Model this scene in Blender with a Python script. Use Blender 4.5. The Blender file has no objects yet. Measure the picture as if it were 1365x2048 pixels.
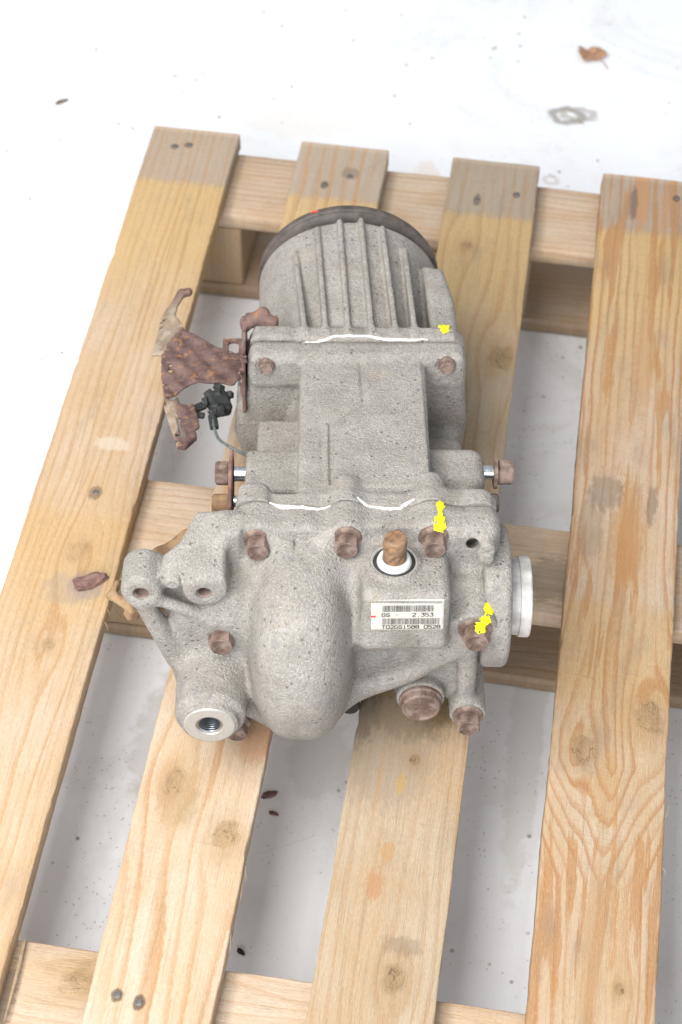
import bpy, bmesh, math, random
import numpy as np
from mathutils import Matrix, Vector, Euler, noise as mnoise
from mathutils.bvhtree import BVHTree

random.seed(7)
S = bpy.context.scene
COL = S.collection
R = math.radians
DECK = 0.148                                   # height of the pallet deck above the floor

# ------------------------------------------------------------------ camera
cam_d = bpy.data.cameras.new("camera")
cam = bpy.data.objects.new("camera", cam_d)
COL.objects.link(cam)
cam.location = (0.436, -1.5721, 1.342 + DECK)
cam.rotation_euler = (R(38.394), R(-0.574), R(8.55))
cam_d.sensor_fit = 'VERTICAL'
cam_d.sensor_height = 22.3
cam_d.lens = 3637.9 / 2048 * 22.3
cam_d.clip_start = 0.05
cam_d.clip_end = 60
cam_d.dof.use_dof = True
cam_d.dof.focus_distance = 1.50
cam_d.dof.aperture_fstop = 4.5
S.camera = cam

# ------------------------------------------------------------------ light
W = bpy.data.worlds.new("World")
S.world = W
W.use_nodes = True
bg = W.node_tree.nodes["Background"]
bg.inputs[0].default_value = (0.87, 0.915, 1.0, 1)
bg.inputs[1].default_value = 0.50


def lamp(name, loc, target, sx, sy, power, color):
    d = bpy.data.lights.new(name, 'AREA')
    d.shape = 'RECTANGLE'
    d.size, d.size_y = sx, sy
    d.energy = power
    d.color = color
    o = bpy.data.objects.new(name, d)
    COL.objects.link(o)
    o.location = loc
    o.rotation_euler = (Vector(target) - Vector(loc)).to_track_quat('-Z', 'Y').to_euler()
    return o


def tube(name, x, z, power, w):
    d = bpy.data.lights.new(name, 'AREA')
    d.shape = 'RECTANGLE'
    d.size, d.size_y = w, 2.6
    d.energy = power
    d.color = (1.0, 0.982, 0.955)
    o = bpy.data.objects.new(name, d)
    COL.objects.link(o)
    o.location = (x, -1.75, z)
    o.rotation_euler = (0, -math.atan2(0.35 - x, z), 0)
    return o


tube("ceiling_tube_lamp", -0.80, 2.1, 52, 0.58)
tube("ceiling_tube_lamp", -0.07, 2.1, 34, 0.58)
lamp("front_fill_light", (0.6, -4.6, 2.3), (0.3, -0.5, 0.1), 3.4, 2.2, 120, (0.87, 0.93, 1.0))  # added bluish fill from behind the camera, brightens the floor in the gaps

vs = S.view_settings
vs.view_transform = 'Standard'
vs.look = 'None'
vs.exposure = 0.34
vs.gamma = 1.0


# ------------------------------------------------------------------ node expressions
class N:
    """A node socket with arithmetic."""
    def __init__(s, t, k): s.t, s.k = t, k
    def __add__(a, b): return mth(a.t, 'ADD', a, b)
    __radd__ = __add__
    def __sub__(a, b): return mth(a.t, 'SUBTRACT', a, b)
    def __rsub__(a, b): return mth(a.t, 'SUBTRACT', b, a)
    def __mul__(a, b): return mth(a.t, 'MULTIPLY', a, b)
    __rmul__ = __mul__
    def __truediv__(a, b): return mth(a.t, 'DIVIDE', a, b)
    def __rtruediv__(a, b): return mth(a.t, 'DIVIDE', b, a)


def put(t, sock, v):
    if isinstance(v, N):
        t.links.new(v.k, sock)
    elif isinstance(v, (tuple, list)):
        v = tuple(v)
        n = len(sock.default_value)
        sock.default_value = (v + (1,) * 4)[:n]
    else:
        sock.default_value = v


def mth(t, op, a, b=None, c=None, clamp=False):
    n = t.nodes.new('ShaderNodeMath')
    n.operation = op
    n.use_clamp = clamp
    for i, v in enumerate((a, b, c)):
        if v is not None:
            put(t, n.inputs[i], v)
    return N(t, n.outputs[0])


def ss(x, lo, hi):
    n = x.t.nodes.new('ShaderNodeMapRange')
    n.interpolation_type = 'SMOOTHSTEP'
    put(x.t, n.inputs[0], x)
    put(x.t, n.inputs[1], lo)
    put(x.t, n.inputs[2], hi)
    return N(x.t, n.outputs[0])


def frac(x): return mth(x.t, 'FRACT', x)
def clamp01(x): return mth(x.t, 'ADD', x, 0.0, clamp=True)


def vec(t, x, y, z):
    n = t.nodes.new('ShaderNodeCombineXYZ')
    for i, v in enumerate((x, y, z)):
        put(t, n.inputs[i], v)
    return N(t, n.outputs[0])


def noi(t, v, scale, detail=2.0, rough=0.5, dist=0.0):
    n = t.nodes.new('ShaderNodeTexNoise')
    put(t, n.inputs['Vector'], v)
    n.inputs['Scale'].default_value = scale
    n.inputs['Detail'].default_value = detail
    n.inputs['Roughness'].default_value = rough
    n.inputs['Distortion'].default_value = dist
    return N(t, n.outputs[0])


def vor(t, v, scale, rnd=1.0):
    n = t.nodes.new('ShaderNodeTexVoronoi')
    put(t, n.inputs['Vector'], v)
    n.inputs['Scale'].default_value = scale
    n.inputs['Randomness'].default_value = rnd
    return N(t, n.outputs[0])


def mix(f, a, b, mode='MIX'):
    t = f.t
    n = t.nodes.new('ShaderNodeMix')
    n.data_type = 'RGBA'
    n.blend_type = mode
    put(t, n.inputs[0], f)
    put(t, n.inputs[6], a)
    put(t, n.inputs[7], b)
    return N(t, n.outputs[2])


def bump(t, h, dist, strength=1.0, prev=None):
    n = t.nodes.new('ShaderNodeBump')
    n.inputs['Strength'].default_value = strength
    n.inputs['Distance'].default_value = dist
    put(t, n.inputs['Height'], h)
    if prev is not None:
        put(t, n.inputs['Normal'], prev)
    return N(t, n.outputs[0])


def material(name):
    m = bpy.data.materials.new(name)
    m.use_nodes = True
    t = m.node_tree
    b = t.nodes["Principled BSDF"]
    tc = t.nodes.new('ShaderNodeTexCoord')
    P = N(t, tc.outputs['Object'])
    sp = t.nodes.new('ShaderNodeSeparateXYZ')
    t.links.new(tc.outputs['Object'], sp.inputs[0])
    return m, t, b, P, [N(t, sp.outputs[i]) for i in range(3)]


def finish(t, b, col, rough, normal=None, metal=0.0, spec=None):
    put(t, b.inputs['Base Color'], col)
    put(t, b.inputs['Roughness'], rough)
    put(t, b.inputs['Metallic'], metal)
    if normal is not None:
        put(t, b.inputs['Normal'], normal)
    if spec is not None:
        put(t, b.inputs['Specular IOR Level'], spec)


# ------------------------------------------------------------------ materials
def wood_material(name, seed, knots=(), spacing=0.0065, contrast=0.5, base=(0.62, 0.44, 0.265), late=(0.50, 0.27, 0.10),
                  cath=None, patches=(), bands=(), resin=0.0, fibre=1.0, pale=(0.66, 0.53, 0.39), grey=0.0, kn=1.0, tone=(0.69, 0.665, 0.635)):
    """Sawn softwood: x across the board, y along it; grain lines flow round the knots."""
    m, t, b, P, (X, Y, Z) = material(name)
    sv = vec(t, X * 3.0 + seed * 3.1, Y * 1.1, Z * 2.0)
    wob = noi(t, sv, 2.6, 3, 0.55) - 0.5
    xw = X + Z * 0.6 + wob * 0.020
    kmask = None
    krad = None
    for (kx, ky, r) in knots:
        dx = X - kx
        dy = (Y - ky)
        nz = noi(t, vec(t, X + seed, Y, 0.0), 90, 2) - 0.5
        d2 = dx * dx + dy * dy * 0.55
        flow2 = dx * dx + dy * dy * 0.16
        xw = xw - dx * (r * r * 2.1) / (flow2 + r * r * 1.1)
        d = mth(t, 'SQRT', d2) + nz * (r * 0.9)
        k = 1.0 - ss(d, r * 0.45, r * 0.95)
        halo = 1.0 - ss(d, r * 0.8, r * 2.1)
        rings = ss(frac(d / 0.0034), 0.30, 0.95) * k
        kmask = k if kmask is None else mth(t, 'MAXIMUM', kmask, k)
        krad = (halo, rings) if krad is None else (mth(t, 'MAXIMUM', krad[0], halo), mth(t, 'MAXIMUM', krad[1], rings))
    if cath:
        xc, sl, ylo, yhi = cath
        q = xw - xc
        yc = mth(t, 'MINIMUM', mth(t, 'MAXIMUM', Y, ylo), yhi)
        ph = mth(t, 'SQRT', q * q + 0.00001) / spacing - yc * sl / spacing + q * q * 60
    else:
        ph = xw / spacing
    ph = ph + (noi(t, vec(t, X * 14, Y * 1.6, Z * 10 + seed), 2.0, 2) - 0.5) * 2.4
    ph = ph + (noi(t, vec(t, X * 420, Y * 130, seed), 1.0, 3, 0.6) - 0.5) * 0.30
    f = frac(ph)
    line = ss(f, 0.38, 0.84) * (1.0 - ss(f, 0.84, 0.97))
    idn = noi(t, vec(t, mth(t, 'FLOOR', ph) * 3.7, Y * 2.2, seed), 1.0, 1)
    fine = noi(t, vec(t, X * 1500 + Z * 900, Y * 38, seed), 1.0, 3, 0.6)
    fine2 = noi(t, vec(t, X * 420 + Z * 300, Y * 9, seed + 5), 1.0, 3, 0.65)
    blot = noi(t, vec(t, X * 10 + seed, Y * 4.0, Z), 2.0, 3, 0.6)
    col = mix(ss(blot, 0.30, 0.72), base, pale)
    for (ylo, yhi, soft, c, amt) in bands:
        edge = (noi(t, vec(t, X * 200, Y * 30, seed), 1.0, 4, 0.75) - 0.5) * 0.030
        mk = ss(Y + edge, ylo - soft[0], ylo + soft[0]) * (1.0 - ss(Y + edge, yhi - soft[1], yhi + soft[1]))
        col = mix(mk * amt, col, c)
    col = mix(clamp01(line * ss(idn, 0.25, 0.7) * contrast), col, late)
    if resin:
        rs = noi(t, vec(t, xw * 70, Y * 5.0, seed + 2), 1.0, 3, 0.6)
        col = mix(ss(rs, 0.54, 0.58) * resin, col, (0.54, 0.28, 0.11))
    col = mix(ss(fine2, 0.50, 0.78) * (0.50 * fibre), col, (0.37, 0.255, 0.155))
    col = mix(ss(fine, 0.55, 0.85) * (0.42 * fibre), col, (0.27, 0.185, 0.115))
    fuzz = noi(t, vec(t, X * 700, Y * 210, seed + 4), 1.0, 3, 0.7)
    col = mix(ss(fuzz, 0.50, 0.72) * 0.30, col, (0.40, 0.30, 0.21))
    col = mix(ss(fuzz, 0.50, 0.28) * 0.22, col, (0.82, 0.74, 0.62))
    saw = noi(t, vec(t, X * 12, Y * 620 + X * 60, seed), 1.0, 2, 0.6)
    sawm = ss(noi(t, vec(t, X * 9 + 3, Y * 5, seed), 1.0, 2), 0.48, 0.60)
    col = mix(ss(saw, 0.5, 0.75) * sawm * 0.22, col, (0.34, 0.25, 0.17))
    dirt = noi(t, vec(t, X * 26, Y * 11, seed + 21), 1.0, 5, 0.72)
    col = mix(ss(dirt, 0.54, 0.72) * 0.34, col, (0.36, 0.30, 0.24))
    if grey:
        g = noi(t, vec(t, X * 30, Y * 9, seed + 9), 1.0, 4, 0.65)
        col = mix(ss(g, 0.50, 0.75) * grey, col, (0.30, 0.255, 0.205))
    for (px, py, rx, ry, c, amt, rag) in patches:
        dx = (X - px) / rx
        dy = (Y - py) / ry
        d = mth(t, 'SQRT', dx * dx + dy * dy) + (noi(t, vec(t, X * 190, Y * 75, seed + px), 1.0, 5, 0.75) - 0.5) * (rag * 1.7)
        col = mix((1.0 - ss(d, 0.62, 1.0)) * amt, col, c)
    speck = noi(t, vec(t, X, Y, Z + seed), 330, 2, 0.6)
    col = mix(ss(speck, 0.70, 0.78) * 0.45, col, (0.12, 0.09, 0.06))
    if kmask is not None:
        col = mix(krad[0] * (0.30 * kn), col, (0.44, 0.27, 0.12))
        col = mix(kmask * (0.70 * kn), col, mix(ss(noi(t, vec(t, X * 60, Y * 60, seed), 1.0, 3), .35, .65), (0.50, 0.34, 0.18), (0.37, 0.25, 0.14)))
        col = mix(krad[1] * (0.20 * kn), col, (0.20, 0.12, 0.06))
        crack = noi(t, vec(t, X * 110, Y * 60, seed), 1.0, 2, 0.6, 0.6)
        col = mix(kmask * (1.0 - ss(mth(t, 'ABSOLUTE', crack - 0.5), 0.004, 0.016)) * (0.55 * kn), col, (0.10, 0.065, 0.04))
    col = mix(clamp01(mth(t, 'ADD', X * 0.0, 1.0)), col, tone, 'MULTIPLY')
    h = fine * 0.7 + fine2 * 0.55 - line * 0.25 + saw * sawm * 0.3
    nrm = bump(t, h + fuzz * 0.6, 0.0013, 0.7)
    finish(t, b, col, 0.78, nrm, spec=0.25)
    return m


def cast_material():
    m, t, b, P, (X, Y, Z) = material("cast_aluminium")
    n1 = noi(t, P, 42, 4, 0.62)
    n2 = noi(t, P, 330, 3, 0.6)
    n3 = noi(t, P, 900, 2, 0.6)
    n5 = noi(t, P, 520, 2, 0.7)
    col = mix(ss(n1, 0.30, 0.72), (0.232, 0.211, 0.184), (0.315, 0.292, 0.260))
    col = mix(ss(n2, 0.45, 0.70) * 0.60, col, (0.19, 0.170, 0.148))
    col = mix(ss(n3, 0.52, 0.72) * 0.60, col, (0.50, 0.485, 0.46))
    col = mix(ss(n5, 0.58, 0.72) * 0.42, col, (0.13, 0.12, 0.11))
    col = mix(ss(n5, 0.42, 0.30) * 0.38, col, (0.50, 0.48, 0.45))
    v = vor(t, P, 155)
    sp = (1.0 - ss(v, 0.10, 0.24)) * ss(noi(t, P, 60, 2), 0.46, 0.58)
    col = mix(sp * 0.75, col, (0.105, 0.098, 0.094))
    v2 = vor(t, P, 70)
    sp2 = (1.0 - ss(v2 + (n2 - 0.5) * 0.2, 0.16, 0.36)) * ss(noi(t, P, 36, 2), 0.50, 0.60)
    col = mix(sp2 * 0.45, col, (0.19, 0.185, 0.19))
    for (px, py, pz, rr, amt) in ((-.092, -.060, -.052, .024, .75), (-.083, -.006, .058, .016, .35), (-.012, -.006, .060, .016, .35), (-.10, -.02, .045, .022, .4),
                                  (.036, -.066, .015, .022, .3), (.078, -.02, .035, .016, .35), (.075, .03, .085, .014, .5), (0, .24, .09, .012, .6), (.06, -.045, -.03, .02, .3)):
        dx, dy, dz = X - px, Y - py, Z - pz
        dd = mth(t, 'SQRT', dx * dx + dy * dy + dz * dz) / rr + (n2 - 0.5) * 0.8 + (n1 - .5) * .8
        col = mix((1.0 - ss(dd, 0.35, 1.0)) * amt, col, (0.125, 0.112, 0.085))
    ru = noi(t, P, 24, 4, 0.65)
    col = mix(ss(ru, 0.60, 0.74) * 0.35, col, (0.36, 0.27, 0.18))
    h = n2 * 0.6 + n3 * 0.6 + n5 * 0.9 + noi(t, P, 130, 2) * 0.6 - sp * 0.5
    nrm = bump(t, h, 0.0014, 1.0)
    finish(t, b, col, 0.66, nrm, metal=0.0, spec=0.35)
    return m


def rust_material(name, dark=(0.085, 0.050, 0.046), mid=(0.155, 0.098, 0.082), orange=(0.31, 0.145, 0.055), amount=0.5, dust=0.0, mud=None, bd=0.0005):
    m, t, b, P, (X, Y, Z) = material(name)
    n1 = noi(t, P, 70, 4, 0.65)
    n2 = noi(t, P, 420, 3, 0.6)
    col = mix(ss(n1, 0.35, 0.65), dark, mid)
    col = mix(ss(noi(t, P, 130, 4, 0.7), 0.56, 0.64) * amount, col, orange)
    col = mix(ss(n2, 0.5, 0.75) * 0.3, col, (0.27, 0.19, 0.16))
    if mud:
        m1 = (1.0 - ss(X + 0.164 - (Y - 0.307) * 0.486 + (n1 - 0.5) * 0.03, -0.0015, 0.0015)) * ss(Y, 0.262, 0.270) * (1.0 - ss(Y, 0.345, 0.36))
        m2 = (1.0 - ss(X + 0.1615 + (n1 - 0.5) * 0.02, -0.001, 0.001)) * (1.0 - ss(Y, 0.198, 0.210))
        k = clamp01(m1 + m2)
        col = mix(k * 0.9, col, mix(ss(n1, 0.4, 0.6), (0.33, 0.27, 0.20), (0.22, 0.165, 0.115)))
    if dust:
        geo = t.nodes.new('ShaderNodeNewGeometry')
        s2 = t.nodes.new('ShaderNodeSeparateXYZ')
        col = mix(ss(n1, 0.4, 0.62) * dust, col, (0.36, 0.29, 0.255))
    nrm = bump(t, n2 * 0.5 + n1 * 0.8, bd, 0.8)
    finish(t, b, col, 0.72, nrm, spec=0.3)
    return m


def plain(name, c, rough, metal=0.0, var=0.15, scale=200, bd=0.0003, spec=0.5):
    m, t, b, P, (X, Y, Z) = material(name)
    n = noi(t, P, scale, 4, 0.6)
    dk = tuple(v * (1 - var * 2) for v in c)
    lt = tuple(min(v * (1 + var), 1) for v in c)
    finish(t, b, mix(ss(n, 0.3, 0.7), dk, lt), rough, bump(t, n, bd, 0.7), metal, spec)
    return m


def floor_material():
    m, t, b, P, (X, Y, Z) = material("painted_concrete")
    n1 = noi(t, P, 1.8, 5, 0.6)
    n2 = noi(t, P, 14, 5, 0.65)
    n3 = noi(t, P, 160, 3, 0.6)
    col = mix(ss(n1, 0.3, 0.7), (0.76, 0.77, 0.785), (0.83, 0.84, 0.855))
    col = mix(ss(n2, 0.45, 0.8) * 0.40, col, (0.68, 0.68, 0.67))
    col = mix(ss(n3, 0.60, 0.80) * 0.30, col, (0.52, 0.50, 0.47))
    n4 = noi(t, P, 5.5, 6, 0.7, 0.8)
    col = mix(ss(n4, 0.50, 0.68) * 0.55, col, (0.64, 0.63, 0.60))
    scr = noi(t, vec(t, X * 2 + Y * 1.2, Y * 40 - X * 22, 1.0), 2.2, 4, 0.7, 0.3)
    col = mix(ss(scr, 0.66, 0.74) * 0.30, col, (0.50, 0.47, 0.43))
    v = vor(t, P, 46)
    col = mix((1.0 - ss(v, 0.05, 0.14)) * ss(n2, 0.46, 0.58) * 0.8, col, (0.16, 0.14, 0.12))
    v = vor(t, P, 150)
    col = mix((1.0 - ss(v, 0.08, 0.20)) * ss(n4, 0.44, 0.56) * 0.5, col, (0.24, 0.22, 0.19))
    tn = noi(t, vec(t, X * 3, Y * 1.2, 3.0), 3.0, 4, 0.6, 0.6)
    col = mix(ss(tn, 0.60, 0.78) * 0.28, col, (0.66, 0.55, 0.42))

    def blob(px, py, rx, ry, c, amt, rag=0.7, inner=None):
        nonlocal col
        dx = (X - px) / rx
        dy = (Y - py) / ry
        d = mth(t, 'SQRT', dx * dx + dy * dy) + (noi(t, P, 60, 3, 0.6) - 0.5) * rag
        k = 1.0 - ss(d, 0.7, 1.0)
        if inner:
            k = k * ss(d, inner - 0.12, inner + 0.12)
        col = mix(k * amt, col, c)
    blob(0.463, 0.275, 0.030, 0.020, (0.20, 0.17, 0.13), 0.7, 0.9, 0.40)
    blob(0.478, 0.280, 0.028, 0.018, (0.30, 0.26, 0.21), 0.6, 0.9, 0.45)
    blob(0.300, 0.120, 0.020, 0.05, (0.70, 0.52, 0.36), 0.35, 1.2)
    blob(0.452, 0.150, 0.012, 0.010, (0.50, 0.42, 0.34), 0.5, 0.8, 0.4)
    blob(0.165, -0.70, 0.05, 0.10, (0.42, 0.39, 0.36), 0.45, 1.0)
    blob(0.300, -0.70, 0.035, 0.05, (0.50, 0.46, 0.40), 0.30, 1.3)  # soft shadow below the bulge, painted as a brownish patch
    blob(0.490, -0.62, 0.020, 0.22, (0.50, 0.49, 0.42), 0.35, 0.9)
    blob(0.130, 0.22, 0.09, 0.05, (0.74, 0.68, 0.58), 0.35, 1.3)
    nrm = bump(t, n2 * 0.5 + n3 * 0.25, 0.0012, 0.5)
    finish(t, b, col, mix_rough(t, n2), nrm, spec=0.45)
    return m


def mix_rough(t, n):
    return 0.30 + n * 0.28


M_CAST = cast_material()
M_RUST = rust_material("rusty_bolt_steel", dark=(0.098, 0.062, 0.047), mid=(0.190, 0.128, 0.098), orange=(0.30, 0.17, 0.10), amount=0.45, dust=0.30)
M_RUST2 = rust_material("rusty_plate_steel", amount=0.75, mud=(-0.184, -0.166))
M_OCHRE = rust_material("ochre_rust", dark=(0.17, 0.10, 0.055), mid=(0.29, 0.19, 0.10), orange=(0.34, 0.17, 0.06), amount=0.6)
M_FLAKE = rust_material("rust_flake_brown", dark=(0.13, 0.07, 0.06), mid=(0.24, 0.14, 0.12), orange=(0.36, 0.17, 0.07), amount=0.4)
M_STUB = rust_material("rust_orange_stub", dark=(0.13, 0.075, 0.045), mid=(0.27, 0.16, 0.09), orange=(0.36, 0.18, 0.07), amount=0.5)
M_ZINC = plain("zinc_plated_steel", (0.62, 0.66, 0.68), 0.22, 1.0, 0.06)
M_INSERT = plain("machined_aluminium", (0.44, 0.42, 0.385), 0.42, 0.35, 0.06, 500)
M_THREAD = plain("bright_thread", (0.42, 0.44, 0.47), 0.30, 1.0, 0.10)
M_DARK = plain("dark_rubber", (0.028, 0.027, 0.026), 0.55, 0, 0.2)
M_RIM = plain("dull_steel_rim", (0.085, 0.068, 0.056), 0.6, 0.0, 0.25, 60)
M_WHITE = plain("white_plastic", (0.64, 0.655, 0.63), 0.4, 0, 0.05)
M_SEAL = plain("smeared_white_plastic", (0.58, 0.545, 0.51), 0.5, 0, 0.2, 48)
M_SEALANT = plain("white_sealant", (0.66, 0.645, 0.61), 0.6, 0, 0.05, 300, 0.0006)
M_YELLOW = plain("yellow_paint", (0.78, 0.73, 0.01), 0.5, 0, 0.03, 500)
M_RED = plain("red_paint", (0.75, 0.03, 0.02), 0.5, 0, 0.03)
M_PAPER = plain("label_paper", (0.56, 0.525, 0.455), 0.6, 0, 0.07, 90)
M_INK = plain("label_ink", (0.06, 0.058, 0.056), 0.6, 0, 0.1)
M_NAIL = plain("nail_steel", (0.16, 0.145, 0.13), 0.6, 0.2, 0.3)
M_HOLE = plain("dark_pit", (0.03, 0.024, 0.018), 0.9, 0, 0.1)
M_PLUG = plain("connector_plastic", (0.022, 0.024, 0.023), 0.7, 0, 0.3, 80)
M_LEAF = plain("dry_leaf_brown", (0.40, 0.22, 0.13), 0.8, 0, 0.2)
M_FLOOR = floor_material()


# ------------------------------------------------------------------ object helpers
def obj(name, me, mat, parent=None, loc=None, rot=None, smooth=False):
    if isinstance(me, bmesh.types.BMesh):
        bm = me
        me = bpy.data.meshes.new(name)
        bmesh.ops.recalc_face_normals(bm, faces=bm.faces)
        bm.to_mesh(me)
        bm.free()
    if mat is not None and not me.materials:
        me.materials.append(mat)
    if smooth:
        me.polygons.foreach_set('use_smooth', [True] * len(me.polygons))
    o = bpy.data.objects.new(name, me)
    COL.objects.link(o)
    if parent is not None:
        o.parent = parent
    if loc is not None:
        o.location = loc
    if rot is not None:
        o.rotation_euler = rot
    return o


def tag(o, label=None, cat=None, group=None, kind=None):
    for k, v in (('label', label), ('category', cat), ('group', group), ('kind', kind)):
        if v:
            o[k] = v
    return o


def from_arrays(name, V, F):
    me = bpy.data.meshes.new(name)
    V = np.asarray(V, dtype=np.float32)
    F = np.asarray(F, dtype=np.int32)
    me.vertices.add(len(V))
    me.vertices.foreach_set('co', V.ravel())
    k = F.shape[1]
    me.loops.add(F.size)
    me.loops.foreach_set('vertex_index', F.ravel())
    me.polygons.add(len(F))
    me.polygons.foreach_set('loop_start', np.arange(0, F.size, k, dtype=np.int32))
    me.update(calc_edges=True)
    me.validate()
    return me


def lathe(bm, profile, axis='Z', seg=32, center=(0, 0, 0), closed_ends=True):
    """Revolve (r, h) points; axis names the direction h runs along."""
    rings = []
    for (r, h) in profile:
        ring = []
        for i in range(seg):
            a = 2 * math.pi * i / seg
            c, s = r * math.cos(a), r * math.sin(a)
            p = {'Z': (c, s, h), 'Y': (c, h, s), 'X': (h, c, s)}[axis]
            ring.append(bm.verts.new((p[0] + center[0], p[1] + center[1], p[2] + center[2])))
        rings.append(ring)
    for a, b in zip(rings, rings[1:]):
        for i in range(seg):
            bm.faces.new((a[i], a[(i + 1) % seg], b[(i + 1) % seg], b[i]))
    if closed_ends:
        for r in (rings[0], rings[-1]):
            bm.faces.new(r)
    return rings


# ------------------------------------------------------------------ floor
bm = bmesh.new()
bmesh.ops.create_grid(bm, x_segments=2, y_segments=2, size=6)
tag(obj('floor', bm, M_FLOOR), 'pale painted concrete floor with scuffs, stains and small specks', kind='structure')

# ------------------------------------------------------------------ pallet
PW, GAPX = 0.098, 0.1688
LEN = 1.090
pallet = bpy.data.objects.new('wooden_pallet', None)
COL.objects.link(pallet)
tag(pallet, 'worn softwood pallet of orange and pale slats carrying the grey gear unit', 'pallet')


def board_mesh(name, w, t, L, seed, rough=0.0012, seg=0.008):
    """A sawn board from y=0 to y=-L, x 0..w, top at z=0, with rounded, slightly torn arrises."""
    n = int(L / seg)
    b = 0.0012
    sec = [(0, -t + b), (0, -b), (b * .6, -b * .3), (b * 1.6, 0), (w * .25, 0), (w * .5, 0), (w * .75, 0), (w - b * 1.6, 0), (w - b * .6, -b * .3), (w, -b), (w, -t + b),
           (w - b, -t), (b, -t)]
    V, F = [], []
    m = len(sec)
    for j in range(n + 1):
        y = -L * j / n
        for i, (x, z) in enumerate(sec):
            q = Vector((seed * 7.3 + (0 if x < w / 2 else 5), y * 14, z * 20))
            side = mnoise.noise(q) * rough
            fine = mnoise.noise(q * 9) * rough * 0.45
            tear = max(0, mnoise.noise(Vector((seed + (0 if x < w / 2 else 9), y * 45, 2))) - 0.32) * 0.0045
            dx = dz = 0
            if i in (0, 1, 2, 3, 12):
                dx = side + fine + (tear if i in (1, 2, 3) else 0)
            if i in (7, 8, 9, 10, 11):
                dx = -side - fine - (tear if i in (7, 8, 9) else 0)
            if i in (3, 4, 5, 6, 7):
                dz = mnoise.noise(Vector((x * 30, y * 4, seed))) * 0.0006
            if i in (2, 8):
                dz = -tear * .5
            V.append((x + dx, y + (mnoise.noise(Vector((x * 60, z * 60, seed))) * 0.0012 if j in (0, n) else 0), z + dz))
    for j in range(n):
        for i in range(m):
            a, c = j * m + i, j * m + (i + 1) % m
            F.append((a, c, c + m, a + m))
    me = bpy.data.meshes.new(name)
    F.append(tuple(range(m)))
    F.append(tuple(range(n * m, n * m + m))[::-1])
    me.from_pydata(V, [], F)
    return me


FARGREY = (0.46, 0.395, 0.335)
YEL = (0.72, 0.50, 0.22)


def std_bands(extra=()):
    return [(-0.30, -0.085, (0.10, 0.003), (0.66, 0.47, 0.26), 0.35), (-0.245, -0.085, (0.06, 0.003), YEL, 0.70), (-0.090, 0.05, (0.006, 0.01), FARGREY, 0.70)] + list(extra)


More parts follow.
